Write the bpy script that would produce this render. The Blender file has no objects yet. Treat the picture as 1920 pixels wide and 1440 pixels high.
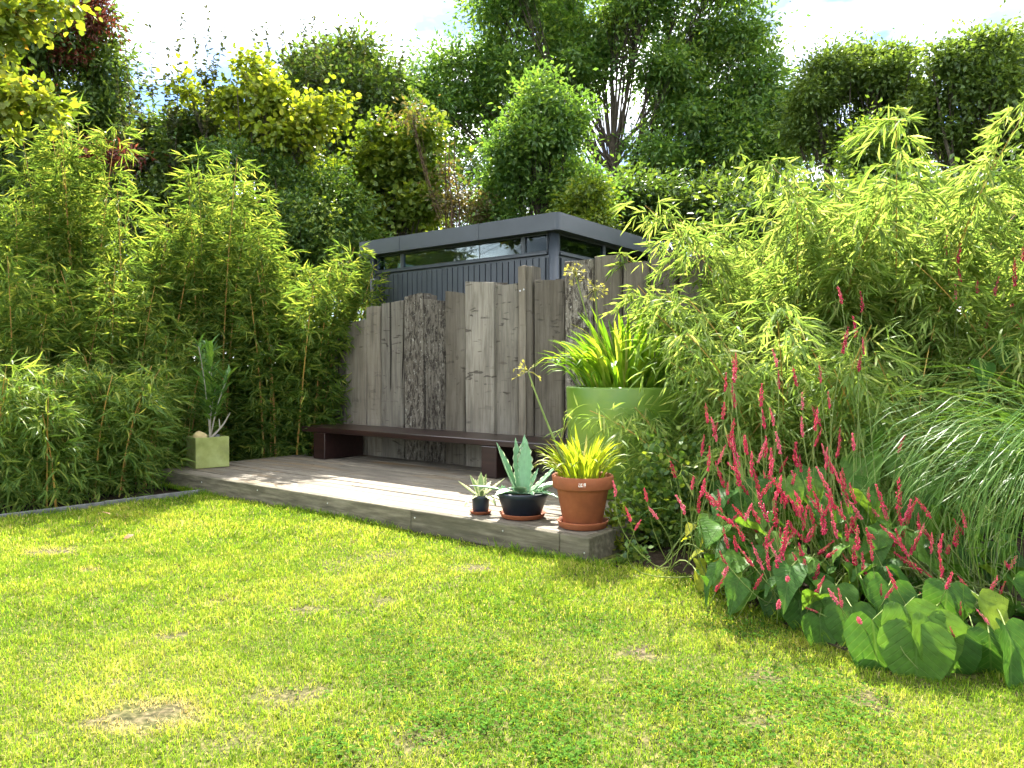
import bpy, bmesh, math, random
import numpy as np
from mathutils import Vector, Matrix, Quaternion

# ------------------------------------------------------------------ camera, sky, sun, exposure
scene = bpy.context.scene
COL = scene.collection
FOC, EYE, HORIZON = 1397.0, 1.10, 695.0          # focal length in photo pixels, eye height in metres, horizon row

cam_data = bpy.data.cameras.new('camera')
cam_data.sensor_width = 36.0
cam_data.lens = 36.0 * FOC / 1920.0
cam_data.clip_start, cam_data.clip_end = 0.05, 3000.0
cam = bpy.data.objects.new('camera', cam_data)
cam.location = (0, 0, EYE)
cam.rotation_euler = (math.radians(90) - math.atan((720 - HORIZON) / FOC), 0, 0)
COL.objects.link(cam)
scene.camera = cam

SUN_EL, SUN_AZ = math.radians(47), math.radians(-2)   # behind the garden, a hair to the left
world = bpy.data.worlds.new('World')
scene.world = world
world.use_nodes = True
wn, wl = world.node_tree.nodes, world.node_tree.links
for n in list(wn): wn.remove(n)
w_out = wn.new('ShaderNodeOutputWorld'); w_bg = wn.new('ShaderNodeBackground')
w_sky = wn.new('ShaderNodeTexSky'); w_sky.sky_type = 'NISHITA'; w_sky.sun_disc = False
w_sky.sun_elevation = SUN_EL; w_sky.sun_rotation = SUN_AZ
w_sky.air_density = 1.0; w_sky.dust_density = 0.3; w_sky.ozone_density = 2.0
w_tc = wn.new('ShaderNodeTexCoord'); w_map = wn.new('ShaderNodeMapping')
w_map.inputs['Scale'].default_value = (1.0, 1.0, 2.0); w_map.inputs['Location'].default_value = (0.0, 2.7, 0.2)
w_n = wn.new('ShaderNodeTexNoise'); w_n.inputs['Scale'].default_value = 3.1; w_n.inputs['Detail'].default_value = 7; w_n.inputs['Roughness'].default_value = 0.52
w_r = wn.new('ShaderNodeValToRGB'); w_r.color_ramp.elements[0].position = 0.42; w_r.color_ramp.elements[1].position = 0.60
w_n2 = wn.new('ShaderNodeTexNoise'); w_n2.inputs['Scale'].default_value = 5.0; w_n2.inputs['Detail'].default_value = 5
w_r2 = wn.new('ShaderNodeValToRGB')
w_r2.color_ramp.elements[0].position = 0.40; w_r2.color_ramp.elements[0].color = (1.0, 1.08, 1.18, 1)
w_r2.color_ramp.elements[1].position = 0.64; w_r2.color_ramp.elements[1].color = (11.0, 11.1, 11.2, 1)
w_mix = wn.new('ShaderNodeMix'); w_mix.data_type = 'RGBA'
wl.new(w_tc.outputs['Generated'], w_map.inputs['Vector'])
wl.new(w_map.outputs[0], w_n.inputs['Vector']); wl.new(w_map.outputs[0], w_n2.inputs['Vector'])
wl.new(w_n.outputs['Fac'], w_r.inputs['Fac']); wl.new(w_n2.outputs['Fac'], w_r2.inputs['Fac'])
wl.new(w_r.outputs['Color'], w_mix.inputs['Factor'])
w_gain = wn.new('ShaderNodeMix'); w_gain.data_type = 'RGBA'; w_gain.blend_type = 'MULTIPLY'; w_gain.inputs['Factor'].default_value = 1.0
w_gain.inputs['B'].default_value = (0.22, 0.245, 0.285, 1)
wl.new(w_sky.outputs[0], w_gain.inputs['A']); wl.new(w_gain.outputs['Result'], w_mix.inputs['A']); wl.new(w_r2.outputs['Color'], w_mix.inputs['B'])
wl.new(w_mix.outputs['Result'], w_bg.inputs['Color'])
w_bg.inputs['Strength'].default_value = 0.15
wl.new(w_bg.outputs[0], w_out.inputs['Surface'])

sun_data = bpy.data.lights.new('sun', 'SUN')
sun_data.energy = 3.3
sun_data.angle = math.radians(0.5)
sun_data.color = (1.0, 0.95, 0.86)
sun = bpy.data.objects.new('sun', sun_data)
to_sun = Vector((math.sin(SUN_AZ) * math.cos(SUN_EL), math.cos(SUN_AZ) * math.cos(SUN_EL), math.sin(SUN_EL)))
sun.rotation_euler = to_sun.to_track_quat('Z', 'Y').to_euler()
sun.location = (0, 8, 20)
COL.objects.link(sun)

scene.view_settings.view_transform = 'Standard'
scene.view_settings.look = 'None'
scene.view_settings.gamma = 1.0
scene.view_settings.use_curve_mapping = False
scene.view_settings.exposure = 2.82
scene.render.engine = 'CYCLES'
cy = scene.cycles
cy.max_bounces, cy.diffuse_bounces, cy.glossy_bounces, cy.transmission_bounces, cy.transparent_max_bounces = 5, 3, 2, 4, 6
cy.use_adaptive_sampling = True; cy.adaptive_threshold = 0.03
cy.use_denoising = True
cy.caustics_reflective = cy.caustics_refractive = False

# ------------------------------------------------------------------ frames and helpers
rng = np.random.default_rng(7)
R = random.Random(11)
C0 = np.array([0.436, 4.21])                      # near front corner of the deck
UX = np.array([-0.795, 0.607]); VX = np.array([0.607, 0.795])
ROT = math.atan2(-0.607, 0.795)                   # local x = -u, local y = v

def DK(u, v, z=0.0):
    p = C0 + u * UX + v * VX
    return Vector((p[0], p[1], z))

def at(px, py, Y):
    """point of the garden seen in the photograph at px, py and Y metres away"""
    return np.array([(px - 960) / FOC * Y, Y, EYE - (py - HORIZON) / FOC * Y])

def on_ground(px, py, z=0.0):
    Y = (EYE - z) * FOC / (py - HORIZON)
    return np.array([(px - 960) / FOC * Y, Y, z])

def u_at(px, v):
    k = (px - 960) / FOC
    a = C0 + v * VX
    u = (a[0] - k * a[1]) / (-UX[0] + k * UX[1])
    return u

def z_at(py, u, v):
    p = C0 + u * UX + v * VX
    return EYE - (py - HORIZON) / FOC * p[1]

def tag(o, label=None, cat=None, group=None, kind=None):
    if label: o['label'] = label
    if cat: o['category'] = cat
    if group: o['group'] = group
    if kind: o['kind'] = kind
    return o

def empty(name, loc, rz=0.0):
    o = bpy.data.objects.new(name, None)
    o.empty_display_size = 0.1
    o.location = loc; o.rotation_euler = (0, 0, rz)
    COL.objects.link(o)
    return o

def link(name, me, parent=None, loc=None, rot=None, scale=None):
    o = bpy.data.objects.new(name, me)
    if loc is not None: o.location = loc
    if rot is not None: o.rotation_euler = rot
    if scale is not None: o.scale = scale
    if parent is not None: o.parent = parent
    COL.objects.link(o)
    return o

def mesh_np(name, V, F, mat=None, rnd=None, smooth=False, attr2=None):
    V = np.asarray(V, np.float32); F = np.asarray(F, np.int32)
    k = F.shape[1]
    me = bpy.data.meshes.new(name)
    me.vertices.add(len(V)); me.vertices.foreach_set('co', V.ravel())
    me.loops.add(F.size); me.loops.foreach_set('vertex_index', F.ravel())
    me.polygons.add(len(F)); me.polygons.foreach_set('loop_start', np.arange(0, F.size, k, dtype=np.int32))
    me.update(calc_edges=True)
    if rnd is not None:
        a = me.attributes.new('rnd', 'FLOAT', 'POINT'); a.data.foreach_set('value', np.asarray(rnd, np.float32))
    if attr2 is not None:
        a = me.attributes.new('edge', 'FLOAT', 'POINT'); a.data.foreach_set('value', np.asarray(attr2, np.float32))
    if smooth:
        me.polygons.foreach_set('use_smooth', np.ones(len(F), bool))
    if mat: me.materials.append(mat)
    return me

def mesh_bm(name, bm, mat=None, smooth=False):
    me = bpy.data.meshes.new(name)
    bm.to_mesh(me); bm.free()
    if smooth:
        for p in me.polygons: p.use_smooth = True
    if mat: me.materials.append(mat)
    return me

def box_bm(sx, sy, sz, bev=0.0, seg=1):
    bm = bmesh.new()
    bmesh.ops.create_cube(bm, size=1.0)
    for v in bm.verts: v.co = Vector((v.co.x * sx, v.co.y * sy, v.co.z * sz))
    if bev > 0:
        bmesh.ops.bevel(bm, geom=list(bm.edges), offset=bev, segments=seg, affect='EDGES', profile=0.5)
    return bm

class Frame:
    """a thing laid out in the deck's directions; its Empty stands at u0, v0, z0"""
    def __init__(self, name, u0, v0, z0=0.0):
        self.o = empty(name, DK(u0, v0, z0), ROT); self.u0, self.v0, self.z0 = u0, v0, z0
    def loc(self, u, v, z): return Vector((-(u - self.u0), v - self.v0, z - self.z0))
    def box(self, name, u0, u1, v0, v1, z0, z1, mat, bev=0.004, parent=None):
        me = mesh_bm(name, box_bm(abs(u1 - u0), abs(v1 - v0), abs(z1 - z0), bev), mat)
        l = self.loc((u0 + u1) / 2, (v0 + v1) / 2, (z0 + z1) / 2)
        if parent is not None: l = l - parent.location
        return link(name, me, parent or self.o, l)

def lathe(prof, seg=40, cap=False):
    bm = bmesh.new(); rings = []
    for r, z in prof:
        rings.append([bm.verts.new((r * math.cos(2 * math.pi * i / seg), r * math.sin(2 * math.pi * i / seg), z)) for i in range(seg)])
    for a, b in zip(rings, rings[1:]):
        for i in range(seg):
            j = (i + 1) % seg
            bm.faces.new((a[i], a[j], b[j], b[i]))
    if cap:
        bm.faces.new(rings[-1]); bm.faces.new(list(reversed(rings[0])))
    bmesh.ops.recalc_face_normals(bm, faces=bm.faces)
    return bm

class MB:
    """collects tubes"""
    def __init__(self): self.V, self.F, self.n = [], [], 0
    def tube(self, pts, rad, sides=6):
        pts = np.asarray(pts, float); m = len(pts)
        rad = np.broadcast_to(np.asarray(rad, float), (m,))
        T = np.gradient(pts, axis=0); T /= np.linalg.norm(T, axis=1)[:, None] + 1e-9
        ref = np.where(np.abs(T[:, 2:3]) > 0.9, np.array([[1.0, 0, 0]]), np.array([[0, 0, 1.0]]))
        A = np.cross(T, ref); A /= np.linalg.norm(A, axis=1)[:, None] + 1e-9
        B = np.cross(T, A)
        th = np.arange(sides) * 2 * np.pi / sides
        ring = (np.cos(th)[None, :, None] * A[:, None, :] + np.sin(th)[None, :, None] * B[:, None, :]) * rad[:, None, None] + pts[:, None, :]
        i = np.arange(m - 1)[:, None] * sides; j = np.arange(sides)[None, :]; k = (j + 1) % sides
        f = np.stack([i + j, i + k, i + sides + k, i + sides + j], -1).reshape(-1, 4) + self.n
        self.V.append(ring.reshape(-1, 3)); self.F.append(f); self.n += m * sides
    def mesh(self, name, mat):
        return mesh_np(name, np.concatenate(self.V), np.concatenate(self.F), mat, smooth=True)

KITE = (np.array([[0, 0, 0], [.42, .5, .07], [1, 0, -.06], [.42, -.5, .07]], float), np.array([[0, 2, 1], [0, 3, 2]]))
LANCE = (np.array([[0, 0, 0], [.28, .5, .03], [.28, -.5, .03], [.68, .36, -.02], [.68, -.36, -.02], [1, 0, -.16]], float),
         np.array([[0, 2, 1], [1, 2, 4], [1, 4, 3], [3, 4, 5]]))
OVAL = (np.array([[0, 0, 0], [.25, .45, .05], [.25, -.45, .05], [.7, .42, .03], [.7, -.42, .03], [1.0, 0, -.08]], float),
        np.array([[0, 2, 1], [1, 2, 4], [1, 4, 3], [3, 4, 5]]))

def unit(a): return a / (np.linalg.norm(a, axis=-1, keepdims=True) + 1e-9)

def leaves(name, P, D, L, W, mat, tpl=KITE, rnd=None, up=None):
    """one mesh of many leaves: base points P, directions D"""
    n = len(P); T, F = tpl
    D = unit(D)
    if up is None: up = unit(rng.normal(0, .55, (n, 3)) + np.array([0, 0, 1.0]))
    S = unit(np.cross(D, up)); N = np.cross(S, D)
    L = np.broadcast_to(np.asarray(L, float), (n,)); W = np.broadcast_to(np.asarray(W, float), (n,))
    V = (P[:, None, :] + (L[:, None] * T[None, :, 0])[..., None] * D[:, None, :]
         + (W[:, None] * T[None, :, 1])[..., None] * S[:, None, :] + (L[:, None] * T[None, :, 2])[..., None] * N[:, None, :])
    k = len(T)
    f = (F[None] + (np.arange(n) * k)[:, None, None]).reshape(-1, 3)
    if rnd is None: rnd = rng.random(n)
    return mesh_np(name, V.reshape(-1, 3), f, mat, rnd=np.repeat(rnd, k))

# ------------------------------------------------------------------ materials
def new_mat(name):
    m = bpy.data.materials.new(name); m.use_nodes = True
    nt = m.node_tree
    for n in list(nt.nodes): nt.nodes.remove(n)
    return m, nt.nodes, nt.links, nt.nodes.new('ShaderNodeOutputMaterial')

def ramp(nodes, cols, interp='LINEAR'):
    r = nodes.new('ShaderNodeValToRGB'); cr = r.color_ramp; cr.interpolation = interp
    while len(cr.elements) < len(cols): cr.elements.new(0.5)
    for i, e in enumerate(cols):
        if len(e) == 4: pos, c = e[0], e[1:]
        else: pos, c = i / max(1, len(cols) - 1), e
        cr.elements[i].position = pos; cr.elements[i].color = (*c, 1)
    return r

def leaf_mat(name, cols, trans=0.5, tint=(1.45, 1.35, 0.55), gloss=0.02, rough=0.42, source='rnd', veins=False, fres=.01):
    m, N, Lk, out = new_mat(name)
    if source == 'rnd':
        a = N.new('ShaderNodeAttribute'); a.attribute_name = 'rnd'; fac = a.outputs['Fac']
    else:
        a = N.new('ShaderNodeObjectInfo'); fac = a.outputs['Random']
    r = ramp(N, cols); Lk.new(fac, r.inputs['Fac'])
    col = r.outputs['Color']
    nz = N.new('ShaderNodeTexNoise'); nz.inputs['Scale'].default_value = 9.0; nz.inputs['Detail'].default_value = 3
    gc = N.new('ShaderNodeTexCoord'); Lk.new(gc.outputs['Object'], nz.inputs['Vector'])
    hs = N.new('ShaderNodeHueSaturation'); mr = N.new('ShaderNodeMapRange')
    mr.inputs['From Min'].default_value = .3; mr.inputs['From Max'].default_value = .7
    mr.inputs['To Min'].default_value = .78; mr.inputs['To Max'].default_value = 1.22
    Lk.new(nz.outputs['Fac'], mr.inputs['Value']); Lk.new(mr.outputs[0], hs.inputs['Value']); Lk.new(col, hs.inputs['Color'])
    col = hs.outputs['Color']
    normal = None
    if veins:
        sx = N.new('ShaderNodeSeparateXYZ'); Lk.new(gc.outputs['Object'], sx.inputs[0])
        ab = N.new('ShaderNodeMath'); ab.operation = 'ABSOLUTE'; Lk.new(sx.outputs['Y'], ab.inputs[0])
        mu = N.new('ShaderNodeMath'); mu.operation = 'MULTIPLY_ADD'; mu.inputs[1].default_value = -0.9
        Lk.new(ab.outputs[0], mu.inputs[0]); Lk.new(sx.outputs['X'], mu.inputs[2])
        sc = N.new('ShaderNodeMath'); sc.operation = 'MULTIPLY'; sc.inputs[1].default_value = 58.0; Lk.new(mu.outputs[0], sc.inputs[0])
        si = N.new('ShaderNodeMath'); si.operation = 'SINE'; Lk.new(sc.outputs[0], si.inputs[0])
        gt = N.new('ShaderNodeMapRange'); gt.inputs['From Min'].default_value = .82; gt.inputs['From Max'].default_value = 1.0
        Lk.new(si.outputs[0], gt.inputs['Value'])
        mid = N.new('ShaderNodeMapRange'); mid.inputs['From Min'].default_value = .022; mid.inputs['From Max'].default_value = .008
        Lk.new(ab.outputs[0], mid.inputs['Value'])
        mx = N.new('ShaderNodeMath'); mx.operation = 'MAXIMUM'; Lk.new(gt.outputs[0], mx.inputs[0]); Lk.new(mid.outputs[0], mx.inputs[1])
        vm = N.new('ShaderNodeMix'); vm.data_type = 'RGBA'; Lk.new(col, vm.inputs['A']); vm.inputs['B'].default_value = (.16, .25, .08, 1)
        vf = N.new('ShaderNodeMath'); vf.operation = 'MULTIPLY'; vf.inputs[1].default_value = .25; Lk.new(mx.outputs[0], vf.inputs[0])
        Lk.new(vf.outputs[0], vm.inputs['Factor']); col = vm.outputs['Result']
        bp = N.new('ShaderNodeBump'); bp.inputs['Strength'].default_value = .5; bp.inputs['Distance'].default_value = .01; bp.invert = True
        Lk.new(mx.outputs[0], bp.inputs['Height']); normal = bp.outputs[0]
    d = N.new('ShaderNodeBsdfDiffuse'); t = N.new('ShaderNodeBsdfTranslucent')
    Lk.new(col, d.inputs['Color'])
    tm = N.new('ShaderNodeMix'); tm.data_type = 'RGBA'; tm.blend_type = 'MULTIPLY'; tm.inputs['Factor'].default_value = 1
    Lk.new(col, tm.inputs['A']); tm.inputs['B'].default_value = (*tint, 1); Lk.new(tm.outputs['Result'], t.inputs['Color'])
    mx1 = N.new('ShaderNodeMixShader'); mx1.inputs[0].default_value = trans
    Lk.new(d.outputs[0], mx1.inputs[1]); Lk.new(t.outputs[0], mx1.inputs[2])
    g = N.new('ShaderNodeBsdfGlossy'); g.inputs['Roughness'].default_value = rough; g.inputs['Color'].default_value = (1, 1, 1, 1)
    lw = N.new('ShaderNodeLayerWeight'); lw.inputs['Blend'].default_value = .25
    gm = N.new('ShaderNodeMath'); gm.operation = 'MULTIPLY_ADD'; gm.inputs[1].default_value = fres; gm.inputs[2].default_value = gloss
    Lk.new(lw.outputs['Fresnel'], gm.inputs[0])
    mx2 = N.new('ShaderNodeMixShader'); Lk.new(gm.outputs[0], mx2.inputs[0]); Lk.new(mx1.outputs[0], mx2.inputs[1]); Lk.new(g.outputs[0], mx2.inputs[2])
    if normal is not None:
        Lk.new(normal, d.inputs['Normal']); Lk.new(normal, g.inputs['Normal'])
    Lk.new(mx2.outputs[0], out.inputs['Surface'])
    return m

def surf_mat(name, cols, scale=6.0, detail=6, stretch=(1, 1, 1), rough=0.7, bump=0.3, bump_d=0.01, spec=0.3, rand=0.0, coords='Object',
             blotch=None, metallic=0.0, bump_scale=None, nrough=.6):
    """noise coloured surface; rand varies the tone from object to object; blotch = (colour, scale, lo, hi, stretch)"""
    m, N, Lk, out = new_mat(name)
    p = N.new('ShaderNodeBsdfPrincipled'); Lk.new(p.outputs[0], out.inputs['Surface'])
    p.inputs['Roughness'].default_value = rough; p.inputs['Specular IOR Level'].default_value = spec; p.inputs['Metallic'].default_value = metallic
    tc = N.new('ShaderNodeTexCoord'); mp = N.new('ShaderNodeMapping'); mp.inputs['Scale'].default_value = stretch
    Lk.new(tc.outputs[coords], mp.inputs['Vector'])
    oi = N.new('ShaderNodeObjectInfo')
    ad = N.new('ShaderNodeVectorMath'); ad.operation = 'ADD'
    cm = N.new('ShaderNodeCombineXYZ'); ml = N.new('ShaderNodeMath'); ml.operation = 'MULTIPLY'; ml.inputs[1].default_value = 37.0
    Lk.new(oi.outputs['Random'], ml.inputs[0]); Lk.new(ml.outputs[0], cm.inputs[0]); Lk.new(ml.outputs[0], cm.inputs[1]); Lk.new(ml.outputs[0], cm.inputs[2])
    Lk.new(mp.outputs[0], ad.inputs[0]); Lk.new(cm.outputs[0], ad.inputs[1])
    nz = N.new('ShaderNodeTexNoise'); nz.inputs['Scale'].default_value = scale; nz.inputs['Detail'].default_value = detail; nz.inputs['Roughness'].default_value = nrough
    Lk.new(ad.outputs[0], nz.inputs['Vector'])
    r = ramp(N, cols); Lk.new(nz.outputs['Fac'], r.inputs['Fac']); col = r.outputs['Color']
    if rand > 0:
        hs = N.new('ShaderNodeHueSaturation'); mr = N.new('ShaderNodeMapRange')
        mr.inputs['To Min'].default_value = 1 - rand; mr.inputs['To Max'].default_value = 1 + rand
        Lk.new(oi.outputs['Random'], mr.inputs['Value']); Lk.new(mr.outputs[0], hs.inputs['Value']); Lk.new(col, hs.inputs['Color']); col = hs.outputs['Color']
    if blotch:
        bc, bs, lo, hi, bst = blotch
        mp2 = N.new('ShaderNodeMapping'); mp2.inputs['Scale'].default_value = bst; Lk.new(tc.outputs[coords], mp2.inputs['Vector'])
        ad2 = N.new('ShaderNodeVectorMath'); ad2.operation = 'ADD'; Lk.new(mp2.outputs[0], ad2.inputs[0]); Lk.new(cm.outputs[0], ad2.inputs[1])
        n2 = N.new('ShaderNodeTexNoise'); n2.inputs['Scale'].default_value = bs; n2.inputs['Detail'].default_value = 8; n2.inputs['Roughness'].default_value = .7
        Lk.new(ad2.outputs[0], n2.inputs['Vector'])
        r2 = ramp(N, [(lo, 0, 0, 0), (hi, 1, 1, 1)]); Lk.new(n2.outputs['Fac'], r2.inputs['Fac'])
        mxb = N.new('ShaderNodeMix'); mxb.data_type = 'RGBA'; Lk.new(r2.outputs['Color'], mxb.inputs['Factor']); Lk.new(col, mxb.inputs['A']); mxb.inputs['B'].default_value = (*bc, 1)
        col = mxb.outputs['Result']
    Lk.new(col, p.inputs['Base Color'])
    if bump > 0:
        b = N.new('ShaderNodeBump'); b.inputs['Strength'].default_value = bump; b.inputs['Distance'].default_value = bump_d
        if bump_scale:
            n3 = N.new('ShaderNodeTexNoise'); n3.inputs['Scale'].default_value = bump_scale; n3.inputs['Detail'].default_value = 6; Lk.new(ad.outputs[0], n3.inputs['Vector'])
            Lk.new(n3.outputs['Fac'], b.inputs['Height'])
        else: Lk.new(nz.outputs['Fac'], b.inputs['Height'])
        Lk.new(b.outputs[0], p.inputs['Normal'])
    return m

M = {}
# wood, metal, pots
def sleeper_mat(name, dark, mid, pale, crust=0.0, adze=0.0):
    """weathered oak standing along z: grain, long cracks, knots, crust and horizontal adze marks"""
    m, N, Lk, out = new_mat(name)
    p = N.new('ShaderNodeBsdfPrincipled'); p.inputs['Roughness'].default_value = .88; p.inputs['Specular IOR Level'].default_value = .15
    Lk.new(p.outputs[0], out.inputs['Surface'])
    tc = N.new('ShaderNodeTexCoord'); oi = N.new('ShaderNodeObjectInfo')
    sh = N.new('ShaderNodeVectorMath'); sh.operation = 'MULTIPLY_ADD'; sh.inputs[1].default_value = (31, 17, 23)
    Lk.new(oi.outputs['Random'], sh.inputs[0]); Lk.new(tc.outputs['Object'], sh.inputs[2])
    def noise(scale, stretch, detail=6, rough=.6, dist=0.0):
        mp = N.new('ShaderNodeMapping'); mp.inputs['Scale'].default_value = stretch; Lk.new(sh.outputs[0], mp.inputs['Vector'])
        n_ = N.new('ShaderNodeTexNoise'); n_.inputs['Scale'].default_value = scale; n_.inputs['Detail'].default_value = detail
        n_.inputs['Roughness'].default_value = rough; n_.inputs['Distortion'].default_value = dist
        Lk.new(mp.outputs[0], n_.inputs['Vector']); return n_.outputs['Fac']
    def mix(fac, a, b):
        x = N.new('ShaderNodeMix'); x.data_type = 'RGBA'
        for sock, v in ((x.inputs['Factor'], fac), (x.inputs['A'], a), (x.inputs['B'], b)):
            if isinstance(v, tuple): sock.default_value = (*v, 1)
            elif isinstance(v, float): sock.default_value = v
            else: Lk.new(v, sock)
        return x.outputs['Result']
    def rmp(fac, lo, hi):
        r_ = N.new('ShaderNodeMapRange'); r_.inputs['From Min'].default_value = lo; r_.inputs['From Max'].default_value = hi; Lk.new(fac, r_.inputs['Value']); return r_.outputs[0]
    def mul(a, k):
        x = N.new('ShaderNodeMath'); x.operation = 'MULTIPLY'; Lk.new(a, x.inputs[0])
        if isinstance(k, float): x.inputs[1].default_value = k
        else: Lk.new(k, x.inputs[1])
        return x.outputs[0]
    broad = noise(2.2, (1.5, 1.5, .7), 4); grain = noise(38, (1, 1, .05), 5, .7, .4); crack = noise(11, (1, 1, .035), 3, .5, .8)
    col = mix(rmp(broad, .32, .68), mid, pale)
    col = mix(mul(rmp(grain, .56, .36), .6), col, dark)
    col = mix(mul(rmp(noise(5.5, (1.6, 1.6, .22), 5, .65, .3), .52, .68), .6), col, tuple(.5 * c for c in mid))
    ck = rmp(crack, .335, .30); col = mix(mul(ck, .85), col, (.018, .014, .011))
    hgt = N.new('ShaderNodeMath'); hgt.operation = 'MULTIPLY_ADD'; hgt.inputs[1].default_value = -1.4; Lk.new(ck, hgt.inputs[0]); Lk.new(grain, hgt.inputs[2])
    h_ = hgt.outputs[0]
    if crust > 0:
        cr = noise(17, (1.6, 1.6, .55), 9, .75); cm = rmp(cr, .50 - .10 * crust, .60 - .10 * crust); cm.node.inputs['To Max'].default_value = .9
        col = mix(cm, col, (.026, .020, .015))
        li = rmp(noise(42, (1, 1, .8), 4, .6), .60, .68); col = mix(mul(li, .6), col, (.42, .40, .34))
        x = N.new('ShaderNodeMath'); x.operation = 'ADD'; Lk.new(h_, x.inputs[0]); Lk.new(mul(cr, 1.2), x.inputs[1]); h_ = x.outputs[0]
    if adze > 0:
        ad = noise(9, (.9, .9, 3.6), 2, .4, .6); am = rmp(ad, .63, .67); rg = rmp(noise(2.6, (1, 1, 1), 2), .45, .6); am = mul(am, rg)
        col = mix(mul(am, .75 * adze), col, (.05, .04, .032))
        x = N.new('ShaderNodeMath'); x.operation = 'MULTIPLY_ADD'; x.inputs[1].default_value = -1.2; Lk.new(am, x.inputs[0]); Lk.new(h_, x.inputs[2]); h_ = x.outputs[0]
    hs = N.new('ShaderNodeHueSaturation'); Lk.new(col, hs.inputs['Color']); vr = N.new('ShaderNodeMapRange'); vr.inputs['To Min'].default_value = .62; vr.inputs['To Max'].default_value = 1.2
    Lk.new(oi.outputs['Random'], vr.inputs['Value']); Lk.new(vr.outputs[0], hs.inputs['Value']); Lk.new(hs.outputs[0], p.inputs['Base Color'])
    b = N.new('ShaderNodeBump'); b.inputs['Strength'].default_value = .8; b.inputs['Distance'].default_value = .010; Lk.new(h_, b.inputs['Height']); Lk.new(b.outputs[0], p.inputs['Normal'])
    return m
M['sleeper'] = sleeper_mat('weathered oak', (.09, .076, .06), (.145, .122, .088), (.22, .193, .148), 0.0, .45)
M['sleeper_dark'] = sleeper_mat('dark crusted oak', (.05, .038, .028), (.15, .13, .1), (.24, .215, .17), .3, .2)
M['sleeper_pale'] = sleeper_mat('pale oak', (.11, .095, .076), (.19, .168, .13), (.28, .252, .2), 0.0, 1.0)
M['deck'] = surf_mat('deck board', [(.3, .06, .05, .038), (.5, .15, .128, .095), (.72, .25, .215, .16)], 8, 9, (.35, 9, 9), .8, .5, .004, .25, .16,
                     blotch=((.21, .135, .06), 1.6, .54, .72, (.5, 2, 2)))
M['fascia'] = surf_mat('deck beam', [(.3, .05, .044, .03), (.5, .12, .105, .07), (.72, .21, .185, .13)], 6, 9, (.6, 5, 5), .82, .7, .006, .2, .12,
                       blotch=((.075, .07, .042), 2.5, .5, .68, (.6, 1.5, 2)))
M['bench'] = surf_mat('stained bench wood', [(.3, .012, .0055, .0045), (.6, .026, .011, .009), (.8, .042, .02, .015)], 5, 6, (.4, 5, 5), .3, .15, .003, .5, .05)
M['anthracite'] = surf_mat('anthracite metal', [(.3, .032, .039, .046), (.7, .043, .051, .059)], 3, 3, (1, 1, 1), .42, .05, .002, .5, 0.06)
M['terracotta'] = surf_mat('terracotta', [(.3, .19, .055, .022), (.55, .29, .09, .036), (.75, .36, .13, .06)], 5, 7, (1, 1, 1), .75, .15, .003, .3, .06,
                           blotch=((.17, .085, .05), 3.0, .54, .72, (1, 1, 1)))
M['navy'] = surf_mat('navy plastic', [(.3, .006, .012, .022), (.7, .012, .02, .032)], 9, 5, (1, 1, 1), .42, .06, .002, .5)
M['lime'] = surf_mat('lime glaze', [(.3, .085, .165, .016), (.5, .125, .215, .022), (.7, .18, .27, .034)], 2.6, 6, (1, 1, .8), .33, .12, .004, .5, 0,
                     blotch=((.10, .20, .03), 2.0, .52, .72, (1, 1, 2)))
M['olive'] = surf_mat('olive concrete', [(.3, .16, .18, .05), (.5, .25, .275, .085), (.7, .33, .36, .135)], 5, 8, (1, 1, 1), .85, .3, .004, .2, 0,
                      blotch=((.2, .21, .08), 4.0, .55, .72, (1, 1, 1)))
M['soil'] = surf_mat('soil', [(.3, .018, .012, .008), (.6, .05, .035, .022), (.8, .09, .065, .042)], 30, 8, (1, 1, 1), .95, .9, .01, .1)
M['stone'] = surf_mat('ochre stone', [(.3, .35, .26, .11), (.6, .5, .39, .19), (.8, .58, .5, .32)], 5, 6, (1, 1, 1), .85, .3, .004, .2)
M['edging'] = surf_mat('grey edging', [(.3, .085, .085, .08), (.7, .19, .19, .175)], 12, 6, (1, 1, 1), .8, .3, .003, .2)
M['steel'] = surf_mat('screw steel', [(.3, .5, .5, .5), (.7, .7, .7, .7)], 20, 2, (1, 1, 1), .35, 0, .001, .5, 0, metallic=1.0)
M['bark'] = surf_mat('grey bark', [(.3, .035, .028, .02), (.6, .09, .075, .055), (.8, .15, .13, .10)], 8, 7, (3, 3, .6), .9, .8, .015, .1, .1)
M['bark_brown'] = surf_mat('brown bark', [(.3, .05, .03, .018), (.7, .15, .095, .06)], 8, 7, (3, 3, .6), .9, .8, .012, .1, .1)
M['cane'] = surf_mat('amber bamboo cane', [(.3, .30, .15, .03), (.5, .42, .24, .05), (.75, .34, .3, .08)], 5, 4, (1, 1, 2), .45, .1, .002, .4, .25)
M['stem_green'] = surf_mat('green stem', [(.3, .11, .16, .035), (.7, .22, .27, .07)], 8, 3, (1, 1, 1), .5, 0, .001, .3)
M['stem_pale'] = surf_mat('pale stem', [(.3, .26, .22, .16), (.7, .42, .38, .3)], 10, 4, (1, 1, 1), .7, .1, .002, .2)
M['roof_top'] = surf_mat('roof membrane', [(.3, .10, .105, .11), (.7, .15, .155, .16)], 5, 5, (1, 1, 1), .7, .1, .002, .3)
M['shed_in'] = surf_mat('shed lining', [(.3, .05, .05, .05), (.7, .08, .08, .08)], 5, 3, (1, 1, 1), .8, 0, .001, .2)

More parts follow.
